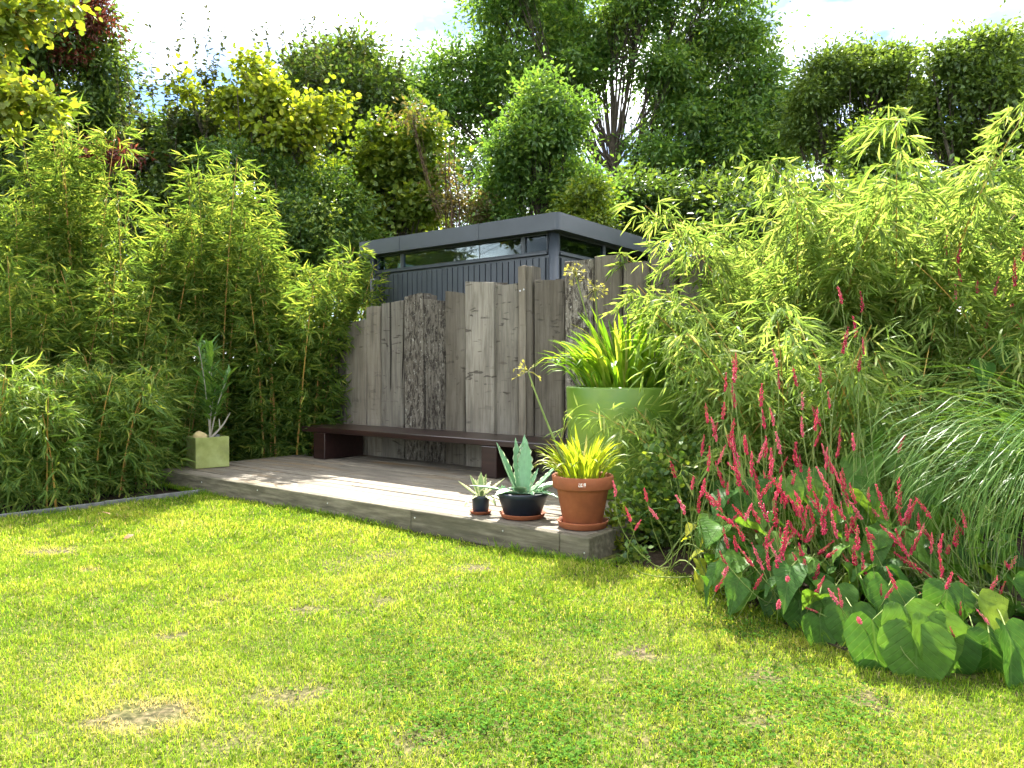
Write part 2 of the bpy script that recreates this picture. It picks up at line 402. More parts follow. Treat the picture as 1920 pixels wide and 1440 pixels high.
def glass_mat():
    m, N, Lk, out = new_mat('window glass')
    t = N.new('ShaderNodeBsdfTransparent'); t.inputs['Color'].default_value = (.55, .62, .62, 1)
    g = N.new('ShaderNodeBsdfGlossy'); g.inputs['Roughness'].default_value = .02; g.inputs['Color'].default_value = (.95, .97, 1, 1)
    f = N.new('ShaderNodeFresnel'); f.inputs['IOR'].default_value = 1.6
    a = N.new('ShaderNodeMath'); a.operation = 'MULTIPLY_ADD'; a.inputs[1].default_value = .28; a.inputs[2].default_value = .0; a.use_clamp = True
    Lk.new(f.outputs[0], a.inputs[0])
    mx = N.new('ShaderNodeMixShader'); Lk.new(a.outputs[0], mx.inputs[0]); Lk.new(t.outputs[0], mx.inputs[1]); Lk.new(g.outputs[0], mx.inputs[2])
    Lk.new(mx.outputs[0], out.inputs['Surface'])
    return m
M['glass'] = glass_mat()

# foliage
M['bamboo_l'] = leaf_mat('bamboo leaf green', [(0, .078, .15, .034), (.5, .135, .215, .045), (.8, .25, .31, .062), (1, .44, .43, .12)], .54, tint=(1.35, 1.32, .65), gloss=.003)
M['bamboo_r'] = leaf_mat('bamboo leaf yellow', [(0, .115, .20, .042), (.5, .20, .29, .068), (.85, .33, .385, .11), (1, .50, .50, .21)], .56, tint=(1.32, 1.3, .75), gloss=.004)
M['dark'] = leaf_mat('dark evergreen leaf', [(0, .052, .10, .026), (.7, .088, .145, .034), (1, .15, .205, .045)], .5, gloss=.02, rough=.35)
M['midgreen'] = leaf_mat('mid green leaf', [(0, .055, .12, .02), (.6, .10, .17, .03), (1, .17, .24, .045)], .5)
M['ash'] = leaf_mat('ash leaf', [(0, .065, .145, .034), (.6, .112, .205, .046), (1, .19, .28, .06)], .54)
M['far'] = leaf_mat('far tree leaf', [(0, .075, .13, .03), (.6, .115, .18, .042), (1, .17, .235, .055)], .52)
M['maple'] = leaf_mat('bright maple leaf', [(0, .075, .13, .018), (.5, .13, .19, .022), (1, .24, .28, .035)], .45)
M['yellow'] = leaf_mat('yellow green leaf', [(0, .12, .18, .02), (.6, .21, .27, .026), (1, .32, .33, .04)], .48)
M['hazel'] = leaf_mat('hazel leaf', [(0, .09, .15, .02), (.6, .2, .25, .03), (.93, .32, .31, .04), (1, .34, .2, .05)], .5)
M['red'] = leaf_mat('copper leaf', [(0, .07, .022, .016), (.6, .15, .045, .028), (1, .22, .09, .045)], .4, tint=(1.4, .9, .7))
M['brownish'] = leaf_mat('dry brown leaf', [(0, .09, .085, .035), (.6, .14, .125, .05), (1, .19, .13, .065)], .4)
M['shrub'] = leaf_mat('low shrub leaf', [(0, .045, .1, .02), (.6, .09, .16, .03), (1, .2, .26, .04)], .4)
M['wispy'] = leaf_mat('wispy shoot leaf', [(0, .03, .045, .018), (.7, .06, .075, .028), (1, .11, .11, .045)], .3)
M['strap'] = leaf_mat('strap leaf', [(0, .085, .2, .018), (.5, .15, .28, .022), (.85, .25, .36, .03), (1, .36, .36, .12)], .5, gloss=.012, source='obj')
M['strap_y'] = leaf_mat('yellow strap leaf', [(0, .15, .22, .02), (.5, .26, .33, .026), (.85, .36, .4, .04), (1, .45, .38, .2)], .5, gloss=.008, source='obj')
M['oleander'] = leaf_mat('oleander leaf', [(0, .075, .16, .045), (.6, .13, .25, .055), (1, .25, .40, .075)], .42, gloss=.012, source='obj')
M['big_leaf'] = leaf_mat('knotweed leaf', [(0, .035, .095, .018), (.5, .062, .145, .022), (.9, .10, .19, .028), (1, .17, .24, .035)], .42, gloss=.007, rough=.4, source='obj', veins=True, fres=0)
M['big_leaf_y'] = leaf_mat('yellowing knotweed leaf', [(0, .24, .3, .03), (1, .4, .38, .05)], .5, gloss=.004, source='obj', veins=True, fres=0)
M['zebra'] = leaf_mat('pale striped grass blade', [(0, .04, .10, .018), (.5, .08, .16, .03), (.8, .13, .21, .05), (1, .26, .31, .12)], .4, gloss=.006, rough=.35)
M['grass'] = leaf_mat('lawn grass', [(0, .075, .175, .016), (.35, .17, .27, .025), (.62, .29, .36, .04), (.84, .45, .44, .10), (1, .52, .42, .21)], .45, tint=(1.3, 1.22, .65), gloss=0, fres=0)
M['clover'] = leaf_mat('clover', [(0, .05, .125, .018), (1, .10, .195, .026)], .35, gloss=0, fres=0)
M['flower'] = leaf_mat('red bistort flower', [(0, .38, .02, .055), (.25, .52, .034, .09), (.75, .64, .062, .14), (1, .70, .17, .24)], .35, tint=(1.3, 1.0, 1.0), gloss=.02, source='obj')
M['dry'] = leaf_mat('dry leaf', [(0, .2, .1, .04), (1, .34, .2, .09)], .3, source='obj')
M['seed'] = leaf_mat('seed head', [(0, .25, .25, .07), (1, .4, .38, .14)], .4)

def agave_mat(name, body, edge, lo, hi):
    m, N, Lk, out = new_mat(name)
    p = N.new('ShaderNodeBsdfPrincipled'); Lk.new(p.outputs[0], out.inputs['Surface'])
    p.inputs['Roughness'].default_value = .45; p.inputs['Subsurface Weight'].default_value = 0.0
    a = N.new('ShaderNodeAttribute'); a.attribute_name = 'edge'
    r = ramp(N, [(lo, *body), (hi, *edge)]); Lk.new(a.outputs['Fac'], r.inputs['Fac'])
    nz = N.new('ShaderNodeTexNoise'); nz.inputs['Scale'].default_value = 25; nz.inputs['Detail'].default_value = 5
    tc = N.new('ShaderNodeTexCoord'); mp = N.new('ShaderNodeMapping'); mp.inputs['Scale'].default_value = (.3, 2, 1)
    Lk.new(tc.outputs['Object'], mp.inputs[0]); Lk.new(mp.outputs[0], nz.inputs['Vector'])
    hs = N.new('ShaderNodeHueSaturation'); mr = N.new('ShaderNodeMapRange'); mr.inputs['To Min'].default_value = .65; mr.inputs['To Max'].default_value = 1.35
    Lk.new(nz.outputs['Fac'], mr.inputs['Value']); Lk.new(mr.outputs[0], hs.inputs['Value']); Lk.new(r.outputs['Color'], hs.inputs['Color'])
    Lk.new(hs.outputs[0], p.inputs['Base Color'])
    return m
M['agave'] = agave_mat('agave leaf', (.16, .31, .16), (.46, .52, .30), .75, .98)
M['agave_cream'] = agave_mat('cream edged agave leaf', (.20, .28, .10), (.62, .60, .30), .45, .75)

def sticker_mat():
    m, N, Lk, out = new_mat('worn white sticker')
    p = N.new('ShaderNodeBsdfPrincipled'); p.inputs['Roughness'].default_value = .7
    tc = N.new('ShaderNodeTexCoord'); nz = N.new('ShaderNodeTexNoise'); nz.inputs['Scale'].default_value = 130; nz.inputs['Detail'].default_value = 4
    Lk.new(tc.outputs['Object'], nz.inputs['Vector'])
    r = ramp(N, [(.46, .36, .11, .05), (.58, .72, .7, .66)]); Lk.new(nz.outputs['Fac'], r.inputs['Fac']); Lk.new(r.outputs['Color'], p.inputs['Base Color'])
    Lk.new(p.outputs[0], out.inputs['Surface'])
    return m
M['sticker'] = sticker_mat()

# bare and yellowed places in the lawn: (x, y, radius along x, radius along y, strength, orange)
BARE = []
for px, py, r, s, og in [(890, 1067, 34, .9, 0), (710, 1128, 28, .95, 0), (575, 1146, 27, .9, 0), (405, 1128, 22, .7, 0), (325, 1195, 26, .8, 0), (245, 1208, 20, .6, 0),
                         (1200, 1232, 38, .95, 0), (1435, 1272, 34, .8, 0), (265, 1352, 75, .95, 1), (545, 1312, 58, .8, 0), (1420, 1362, 24, .95, 0), (1000, 1250, 22, .6, 0),
                         (1190, 1380, 34, .7, 0), (95, 1036, 44, .8, 0), (167, 1071, 18, .7, 1), (790, 1395, 70, .55, 0), (1140, 1284, 22, .7, 0), (430, 1395, 60, .4, 0),
                         (640, 1060, 50, .35, 0), (720, 1045, 60, .35, 0), (205, 1296, 16, .8, 0), (920, 1020, 40, .8, 0), (1650, 1320, 50, .7, 0), (1250, 1010, 50, .8, 0)]:
    g = on_ground(px, py); rx = r / FOC * g[1] * 1.12
    BARE.append((g[0], g[1], rx, max(rx * .75, rx * .35 * g[1] / 2.2 if py < 1100 else rx * .75), s, og))

def lawn_z(x, y): return 0.008 * np.sin(x * 2.1 + 1.0) * np.cos(y * 1.7) + 0.004 * np.sin(x * 5.3 + y * 4.1)

# ------------------------------------------------------------------ setting: ground, lawn, beds
me = mesh_np('ground', np.array([[-900, -300, -.1], [900, -300, -.1], [900, 1500, -.1], [-900, 1500, -.1]]), np.array([[0, 1, 2, 3]]),
             surf_mat('rough ground', [(.3, .03, .04, .015), (.6, .06, .075, .025), (.8, .09, .08, .04)], .8, 8, (1, 1, 1), .95, .3, .02, .1))
tag(link('ground', me), kind='structure')

EDGE_A, EDGE_B = on_ground(0, 975)[:2], on_ground(392, 925)[:2]         # line of the lawn edging
ED = (EDGE_B - EDGE_A) / np.linalg.norm(EDGE_B - EDGE_A); EN = np.array([-ED[1], ED[0]])

def lawn_mat():
    m, N, Lk, out = new_mat('lawn thatch')
    p = N.new('ShaderNodeBsdfPrincipled'); p.inputs['Roughness'].default_value = .95; p.inputs['Specular IOR Level'].default_value = .1
    tc = N.new('ShaderNodeTexCoord'); nz = N.new('ShaderNodeTexNoise'); nz.inputs['Scale'].default_value = 45; nz.inputs['Detail'].default_value = 8
    Lk.new(tc.outputs['Object'], nz.inputs['Vector'])
    r = ramp(N, [(.3, .03, .04, .008), (.5, .075, .085, .018), (.7, .17, .145, .055)]); Lk.new(nz.outputs['Fac'], r.inputs['Fac'])
    a = N.new('ShaderNodeAttribute'); a.attribute_name = 'rnd'
    r2 = ramp(N, [(.3, .022, .016, .011), (.5, .075, .055, .036), (.75, .17, .125, .08)]); Lk.new(nz.outputs['Fac'], r2.inputs['Fac'])
    mx = N.new('ShaderNodeMix'); mx.data_type = 'RGBA'; Lk.new(a.outputs['Fac'], mx.inputs['Factor']); Lk.new(r.outputs[0], mx.inputs['A']); Lk.new(r2.outputs[0], mx.inputs['B'])
    Lk.new(mx.outputs['Result'], p.inputs['Base Color'])
    b = N.new('ShaderNodeBump'); b.inputs['Strength'].default_value = .9; b.inputs['Distance'].default_value = .015; Lk.new(nz.outputs['Fac'], b.inputs['Height']); Lk.new(b.outputs[0], p.inputs['Normal'])
    Lk.new(p.outputs[0], out.inputs['Surface'])
    return m

def bareness(x, y):
    b = np.zeros_like(x)
    x = x + .035 * np.sin(y * 31 + 2 * np.sin(x * 17)) + .02 * np.sin(y * 77 + x * 23); y = y + .03 * np.sin(x * 37 + 1.7 * np.sin(y * 19)) + .02 * np.sin(x * 83)
    for bx, by, rx, ry, s, og in BARE:
        d = np.sqrt(((x - bx) / rx) ** 2 + ((y - by) / ry) ** 2)
        b = np.maximum(b, s * np.clip(1.35 - d, 0, 1))
    return b

gx, gy = np.meshgrid(np.linspace(-9, 7, 161), np.linspace(-4, 9, 131))
gv = np.stack([gx.ravel(), gy.ravel(), lawn_z(gx, gy).ravel()], 1)
nxg = gx.shape[1]
ii = (np.arange(gx.shape[0] - 1)[:, None] * nxg + np.arange(nxg - 1)[None]).ravel()
gf = np.stack([ii, ii + 1, ii + nxg + 1, ii + nxg], 1)
cen = gv[gf].mean(1)
keep = ((cen[:, :2] - EDGE_A) @ EN) < 0.02
gf = gf[keep]
tag(link('lawn', mesh_np('lawn', gv, gf, lawn_mat(), rnd=bareness(gv[:, 0], gv[:, 1]) , smooth=True)), kind='structure')

# planting bed soil, left of the edging and under the border on the right
def bed(name, pts, z):
    bm = bmesh.new()
    bm.faces.new([bm.verts.new((x, y, z)) for x, y in pts])
    bmesh.ops.triangulate(bm, faces=bm.faces)
    tag(link(name, mesh_bm(name, bm, M['soil'])), kind='structure')
a0 = EDGE_A - ED * 4 + EN * .02; b0 = EDGE_B + ED * .8 + EN * .02
bed('planting_bed', [a0, b0, (-1.5, 9.5), (-3, 12), (-12, 12)], -.02)
bed('border_bed', [(.56, 4.12), (.85, 4.02), (1.0, 3.75), (1.12, 3.3), (1.3, 2.85), (1.7, 2.72), (2.6, 2.7), (7, 2.4), (7, 9), (2.2, 9), (1.9, 6.3)], .013)

# lawn edging
def edging():
    ang = math.atan2(ED[1], ED[0]); p0 = EDGE_A - ED * 3.0; L = np.linalg.norm(EDGE_B - p0) + .35
    e = empty('lawn_edging', (p0[0], p0[1], 0), ang)
    tag(e, 'thin grey edging strip between the lawn and the bamboo bed', 'edging')
    n = 4
    for i in range(n):
        link('edging_board', mesh_bm('edging_board', box_bm(L / n - .006, .022, .12, .003), M['edging']), e, ((i + .5) * L / n, 0, -.02 + .004 * (i % 2)))
edging()

# lawn grass: real blades
def inside_deck(x, y, pad=0.0):
    d = np.stack([x - C0[0], y - C0[1]], -1)
    u, v = d @ UX, d @ VX
    return (v > -pad) & (u > -pad)
def border_mask(x, y):
    lx = np.interp(y, [2.3, 2.75, 3.0, 3.3, 3.75, 4.02, 4.2], [2.0, 1.4, 1.28, 1.12, 1.0, .85, .45])
    lx = lx + .05 + .035 * np.sin(y * 23) + .02 * np.sin(y * 61)
    return (x > lx) & (y > 2.64 + .03 * np.sin(x * 19))
def grass_pts(n, x0, x1, y0, y1):
    x = rng.uniform(x0, x1, n); y = rng.uniform(y0, y1, n)
    k = (np.abs(x) < y * .74 + .75) & ((np.stack([x, y], 1) - EDGE_A) @ EN < -.012) & ~inside_deck(x, y, .012) & ~border_mask(x, y)
    k &= ~((x > .5) & (y > 4.3))
    return x[k], y[k]
gp = [grass_pts(n, *b) + (w, h) for n, b, w, h in [(170000, (-3.2, 3.2, 1.75, 3.2), .0030, .025), (155000, (-4.2, 4.0, 3.2, 4.7), .0042, .029), (100000, (-5, 1.5, 4.7, 7.2), .0066, .037)]]
X = np.concatenate([g[0] for g in gp]); Yg = np.concatenate([g[1] for g in gp])
Wd = np.concatenate([np.full(len(g[0]), g[2]) for g in gp]); Hh = np.concatenate([np.full(len(g[0]), g[3]) for g in gp])
br = bareness(X, Yg)
big = .5 + .5 * np.sin(X * 3.1 + 1.7 * np.sin(Yg * 2.3)) * np.cos(Yg * 2.7 + 1.3 * np.sin(X * 1.9))
big2 = .5 + .5 * np.sin(X * 9.1 + 2.1 * np.sin(Yg * 7.3)) * np.cos(Yg * 8.7 + 1.9 * np.sin(X * 6.9))
keep = rng.random(len(X)) > br * 1.2
X, Yg, Wd, Hh, br, big, big2 = [a[keep] for a in (X, Yg, Wd, Hh, br, big, big2)]
n = len(X)
H = Hh * rng.uniform(.45, 1.25, n) * (.75 + .5 * big2) * (1 - .55 * br)
th = rng.uniform(0, 2 * np.pi, n); lean = rng.uniform(.25, 1.25, n)
P = np.stack([X, Yg, lawn_z(X, Yg) - .002], 1)
dr = np.stack([np.cos(th), np.sin(th), np.zeros(n)], 1)
sd = np.stack([-np.sin(th), np.cos(th), np.zeros(n)], 1) * (Wd * rng.uniform(.6, 1.2, n))[:, None] * .5
mid = P + dr * (H * lean * .35)[:, None] + np.array([0, 0, 1]) * (H * .62)[:, None]
tip = P + dr * (H * lean * 1.0)[:, None] + np.array([0, 0, 1]) * (H * np.clip(1.05 - .35 * lean, .3, 1))[:, None]
Vg = np.stack([P - sd, P + sd, mid + sd * .8, mid - sd * .8, tip], 1).reshape(-1, 3)
fi = np.arange(n)[:, None] * 5
Fg = np.concatenate([fi + np.array([[0, 1, 2]]), fi + np.array([[0, 2, 3]]), fi + np.array([[3, 2, 4]])])
og = np.zeros(n)
for bx, by, rx, ry, s, o_ in BARE:
    if o_: og = np.maximum(og, np.clip(1.6 - np.sqrt(((X - bx) / rx) ** 2 + ((Yg - by) / ry) ** 2), 0, 1))
tone = np.clip(rng.normal(.42, .17, n) + +.30 * (big - .5) + .20 * (big2 - .5) + .42 * br + .55 * og, 0, 1)
straw = rng.random(n) < .05; tone[straw] = rng.uniform(.85, 1, straw.sum())
# longer uncut blades along the deck beam, the edging and the flower border
nt0 = 5200
tu = np.concatenate([rng.uniform(-.15, 4.9, 3000), np.zeros(2200)]); tv = np.concatenate([-np.abs(rng.normal(0, .03, 3000)) - .01, np.zeros(2200)])
tp_ = C0 + tu[:, None] * UX + tv[:, None] * VX
q_ = rng.uniform(-1, 3.2, 1100); tp_[3000:4100] = EDGE_A + ED * q_[:, None] - EN * (np.abs(rng.normal(0, .025, 1100)) + .015)[:, None]
yb = rng.uniform(2.66, 4.15, 1100); tp_[4100:] = np.stack([np.interp(yb, [2.3, 2.75, 3.0, 3.3, 3.75, 4.02, 4.2], [2.0, 1.4, 1.28, 1.12, 1.0, .85, .45]) + rng.normal(.02, .05, 1100), yb], 1)
clumpy = rng.random(nt0) < .35 + .5 * np.sin(tp_[:, 0] * 9 + tp_[:, 1] * 7); tp_ = tp_[clumpy]; nt0 = len(tp_)
tH = rng.uniform(.03, .085, nt0); tth = rng.uniform(0, 6.28, nt0)
tD = np.stack([np.cos(tth) * .6, np.sin(tth) * .6, np.ones(nt0)], 1)
tag(link('uncut_grass', leaves('uncut_grass', np.column_stack([tp_, np.zeros(nt0)]), tD, tH, .0045, M['grass'], LANCE, np.clip(rng.normal(.25, .15, nt0), 0, 1))), 'longer uncut grass blades along the deck beam and borders', 'grass', kind='stuff')
o = link('lawn_grass', mesh_np('lawn_grass', Vg, Fg, M['grass'], rnd=np.repeat(tone, 5)))
tag(o, 'short sunlit yellow-green grass covering the lawn', 'grass', kind='stuff')

# clover and small weeds in the lawn
cl = []
for px, py, r, m_ in [(960, 1150, 90, 200), (780, 1270, 130, 300), (900, 1240, 110, 260), (1000, 1330, 120, 420), (850, 1370, 100, 300), (1100, 1180, 80, 200), (740, 1200, 90, 200),
                      (1340, 1410, 120, 360), (1500, 1310, 120, 380), (620, 1410, 80, 160), (1250, 1310, 100, 300), (1050, 1420, 80, 240), (1400, 1180, 90, 260), (1600, 1380, 150, 380)]:
    g = on_ground(px, py); rr = r / FOC * g[1]
    cl.append(np.stack([rng.normal(g[0], rr * .6, m_), rng.normal(g[1], rr * .6, m_)], 1))
cl = np.concatenate(cl); k = ~inside_deck(cl[:, 0], cl[:, 1], .05) & ~border_mask(cl[:, 0], cl[:, 1]); cl = cl[k]
m_ = len(cl); t0 = rng.uniform(0, 6.28, m_)
P = np.repeat(np.stack([cl[:, 0], cl[:, 1], lawn_z(cl[:, 0], cl[:, 1]) + rng.uniform(.008, .026, m_)], 1), 3, 0)
th = (t0[:, None] + np.array([0, 2.09, 4.19])[None]).ravel()
D = np.stack([np.cos(th), np.sin(th), rng.uniform(-.1, .5, m_ * 3)], 1)
tag(link('clover', leaves('clover', P, D, rng.uniform(.006, .0115, m_ * 3), rng.uniform(.006, .0105, m_ * 3), M['clover'], OVAL)), 'darker green clover leaves growing through the lawn', 'clover', kind='stuff')

# ------------------------------------------------------------------ deck
DZ = 0.15
fr = Frame('timber_deck', 2.4, 1.0, 0.0)
tag(fr.o, 'low weathered timber deck with a heavy grey front beam', 'deck')
DU = 4.87
fr.box('front_beam', 1.42, DU, 0, .05, DZ - .145, DZ, M['fascia'], .004)
fr.box('front_beam', .202, 1.417, .001, .051, DZ - .15, DZ - .001, M['fascia'], .004)
fr.box('front_beam', 0.0, .199, .0015, .052, DZ - .151, DZ - .0015, M['fascia'], .005)
fr.box('side_beam', 0, .05, .055, 2.06, DZ - .15, DZ - .002, M['fascia'], .004)
fr.box('side_beam', DU - .05, DU, .055, 2.06, DZ - .14, DZ - .002, M['fascia'], .004)
nb = 14; w = (2.06 - .055) / nb
for i in range(nb):
    v0 = .057 + i * w
    cut = [1.9, 3.1, 1.2, 2.6][i % 4]
    gap = .009 if i not in (2, 3) else .014
    for j, (a, b) in enumerate([(.052, cut), (cut + .004, DU - .052)]):
        o = fr.box('deck_board', a, b, v0, v0 + w - gap, DZ - .03, DZ - .002 + R.uniform(-.003, .002), M['deck'], .003)
        o.rotation_euler = (R.uniform(-.006, .006), 0, R.uniform(-.0012, .0012))
for u in (1.0, 2.4, 3.8): fr.box('joist', u, u + .05, .06, 2.05, DZ - .14, DZ - .033, M['fascia'], 0)
for u, v in ((4.42, .09), (4.42, 1.8)): fr.box('post', u, u + .09, v, v + .09, -.1, DZ - .146, M['fascia'], .003)
scr = mesh_bm('screw_head', lathe([(.0001, .003), (.004, .003), (.006, .0)], 10), M['steel'])
for u, z in [(.03, .05), (.62, .10), (1.38, .09), (2.3, .09), (3.2, .1), (4.05, .09)]:
    l = fr.loc(u, -.0005, z + .01); link('screw_head', scr, fr.o, l, (math.radians(90), 0, 0))

# ------------------------------------------------------------------ sleeper wall
WV = 2.09
fr = Frame('sleeper_wall', 2.4, WV + .08, 0.0)
tag(fr.o, 'fence wall of upright weathered oak sleepers in stepped heights', 'fence')
def sleeper(u0, u1, v0, v1, z1, mat, lean=0.0, slant=0.0, seed=0):
    rr = np.random.default_rng(seed + 5)
    wu, wv = u1 - u0, v1 - v0
    nz_ = 11; zs = np.linspace(0.0, z1, nz_)
    prof = []
    b = min(.014, wu * .12)
    base = [(-wu / 2 + b, -wv / 2), (0, -wv / 2), (wu / 2 - b, -wv / 2), (wu / 2, -wv / 2 + b), (wu / 2, wv / 2 - b), (wu / 2 - b, wv / 2), (-wu / 2 + b, wv / 2), (-wu / 2, wv / 2 - b), (-wu / 2, -wv / 2 + b)]
    k = len(base); wob = rr.normal(0, 1, (nz_, k, 2)); wob = (wob + np.roll(wob, 1, 0) + np.roll(wob, -1, 0)) / 3
    V = []
    for i, z in enumerate(zs):
        for j, (x, y) in enumerate(base):
            zz = z
            if i == nz_ - 1: zz = z + slant * x / wu + rr.normal(0, .004)
            V.append((x + wob[i, j, 0] * .0055 + lean * (z - z1 / 2), y + wob[i, j, 1] * .006, zz))
    F = []
    for i in range(nz_ - 1):
        for j in range(k):
            j2 = (j + 1) % k
            F.append((i * k + j, i * k + j2, (i + 1) * k + j2, (i + 1) * k + j))
    bm = bmesh.new(); vs = [bm.verts.new(p) for p in V]
    for f in F: bm.faces.new([vs[i] for i in f])
    bm.faces.new([vs[(nz_ - 1) * k + j] for j in range(k)])
    me = mesh_bm('sleeper', bm, mat)
    return link('sleeper', me, fr.o, fr.loc((u0 + u1) / 2, (v0 + v1) / 2, 0))
SL = [(548, 581, 655, 's', .0, 0), (582, 614, 640, 's', .02, 0), (615, 647, 622, 's', .01, 0), (648, 686, 604, 's', .0, .01), (687, 713, 575, 's', .0, 0), (714, 756, 567, 'p', .01, .005),
      (757, 792, 553, 'd', .03, .01), (793, 833, 562, 'd', .0, -.012), (834, 871, 548, 's', .02, -.015), (872, 925, 530, 'p', .045, -.012), (928, 969, 533, 'p', .0, 0),
      (971, 984, 500, 's', .0, 0), (985, 999, 500, 's', -.02, .0), (1001, 1056, 526, 's', .0, -.01), (1058, 1110, 489, 'd', .02, 0), (1112, 1164, 480, 's', -.01, 0), (1167, 1216, 492, 's', .01, 0),
      (1219, 1268, 470, 's', 0, 0), (1271, 1322, 480, 's', .01, 0)]
for i, (pl, pr, py, kind, fw, sl) in enumerate(SL):
    v0 = WV - fw
    ul, ur = u_at(pl, v0), u_at(pr, v0)
    z1 = z_at(py, (ul + ur) / 2, v0)
    mt = {'s': M['sleeper'], 'd': M['sleeper_dark'], 'p': M['sleeper_pale']}[kind]
    sleeper(ur, ul, v0, v0 + .15, z1, mt, R.uniform(-.006, .006), sl * 3, i)
# rear-row sleepers whose tops show behind
for i, (pl, pr, py) in enumerate([(785, 806, 553), (915, 940, 530), (1040, 1062, 524)]):
    ul, ur = u_at(pl, WV + .18), u_at(pr, WV + .18)
    sleeper(ur, ul, WV + .18, WV + .3, z_at(py, (ul + ur) / 2, WV + .18), M['sleeper'], 0, 0, 60 + i)
u_ = u_at(975, WV - .005); link('screw_head', scr, fr.o, fr.loc(u_, WV - .004, 1.86), (math.radians(90), 0, 0), (1.5,) * 3)
u_ = u_at(982, WV - .005); link('screw_head', scr, fr.o, fr.loc(u_, WV - .004, 1.87), (math.radians(90), 0, 0), (1.5,) * 3)

# ------------------------------------------------------------------ bench
fr = Frame('low_bench', 2.9, 1.76, DZ)
tag(fr.o, 'long low dark red-brown plank bench against the sleeper wall', 'bench')
BZ = .489
o = fr.box('seat', 1.18, 4.6, 1.49, 2.035, BZ - .055, BZ, M['bench'], .006)
for u0, u1 in ((4.2, 4.39), (1.855, 2.03)):
    fr.box('leg', u0, u1, 1.485, 2.03, DZ + .001, BZ - .058, M['bench'], .006)

# ------------------------------------------------------------------ shed
fr = Frame('garden_shed', 3.4, 3.85, 0.0)
tag(fr.o, 'anthracite flat-roofed garden shed with a high ribbon of windows behind the sleeper wall', 'shed')
SU0, SU1, SV0, SV1 = 2.06, 4.84, 2.7, 4.9
RZ0, RZ1, WZ = 2.515, 2.69, 2.325
def roof_bm():
    bm = bmesh.new(); lx, ly = SU1 - SU0 + .21, SV1 - SV0 + .2; rc = .05
    pts = []
    for cx, cyy, a0_ in ((1, 1, 0), (-1, 1, 90), (-1, -1, 180), (1, -1, 270)):
        for s in range(5):
            a = math.radians(a0_ + s * 22.5)
            pts.append((cx * (lx / 2 - rc) + rc * math.cos(a), cyy * (ly / 2 - rc) + rc * math.sin(a)))
    return bm, pts
bm, pts = roof_bm()
h = RZ1 - RZ0
lo = [bm.verts.new((x, y, -h / 2)) for x, y in pts]; hi = [bm.verts.new((x, y, h / 2)) for x, y in pts]
inn = [bm.verts.new((x * .985, y * .985, h / 2)) for x, y in pts]; inn2 = [bm.verts.new((x * .985, y * .985, h / 2 - .04)) for x, y in pts]
nP = len(pts)
for i in range(nP):
    j = (i + 1) % nP
    bm.faces.new((lo[i], lo[j], hi[j], hi[i])); bm.faces.new((hi[i], hi[j], inn[j], inn[i])); bm.faces.new((inn[i], inn[j], inn2[j], inn2[i]))
bm.faces.new(inn2); bm.faces.new(list(reversed(lo)))
roof = link('roof', mesh_bm('roof', bm, M['anthracite']), fr.o, fr.loc((SU0 + SU1) / 2, (SV0 + SV1) / 2, (RZ0 + RZ1) / 2))
for u in (4.22, 3.0):     # joints of the roof fascia
    fr.box('fascia_joint', u - .012, u + .012, SV0 - .104, SV0 - .098, RZ0 + .001, RZ1 - .001, M['anthracite'], .001, parent=roof)
# ribbed cladding, one plank at a time, front and right side
npn = 32; pw = (SU1 - SU0 - .22) / npn
pm = mesh_bm('cladding_panel', box_bm(pw - .012, .02, WZ - .05 - .02, .002), M['anthracite'])
for i in range(npn):
    link('cladding_panel', pm, fr.o, fr.loc(SU0 + .12 + (i + .5) * pw, SV0 + .011, (WZ - .05) / 2))
fr.box('backing', SU0 + .09, SU1 - .09, SV0 + .024, SV0 + .05, .0, WZ - .035, M['anthracite'], 0)
npr = 22; pw2 = (SV1 - SV0 - .22) / npr
pm2 = mesh_bm('cladding_panel', box_bm(.02, pw2 - .012, WZ - .05 - .02, .002), M['anthracite'])
for i in range(npr):
    link('cladding_panel', pm2, fr.o, fr.loc(SU0 + .011, SV0 + .12 + (i + .5) * pw2, (WZ - .05) / 2))
fr.box('backing', SU0 + .024, SU0 + .05, SV0 + .09, SV1 - .09, .0, WZ - .035, M['anthracite'], 0)
fr.box('wall', SU0 + .09, SU1 - .09, SV1 - .05, SV1, 0, WZ - .03, M['anthracite'], 0)
fr.box('wall', SU1 - .05, SU1, SV0 + .09, SV1 - .09, 0, WZ - .03, M['anthracite'], 0)
fr.box('floor', SU0 + .06, SU1 - .06, SV0 + .06, SV1 - .06, .0, .05, M['shed_in'], 0)
fr.box('window_rail', SU0 + .1, SU1 - .1, SV0 - .004, SV0 + .055, WZ - .03, WZ - .003, M['anthracite'], .003)
fr.box('window_rail', SU0 - .004, SU0 + .055, SV0 + .1, SV1 - .1, WZ - .03, WZ - .003, M['anthracite'], .003)
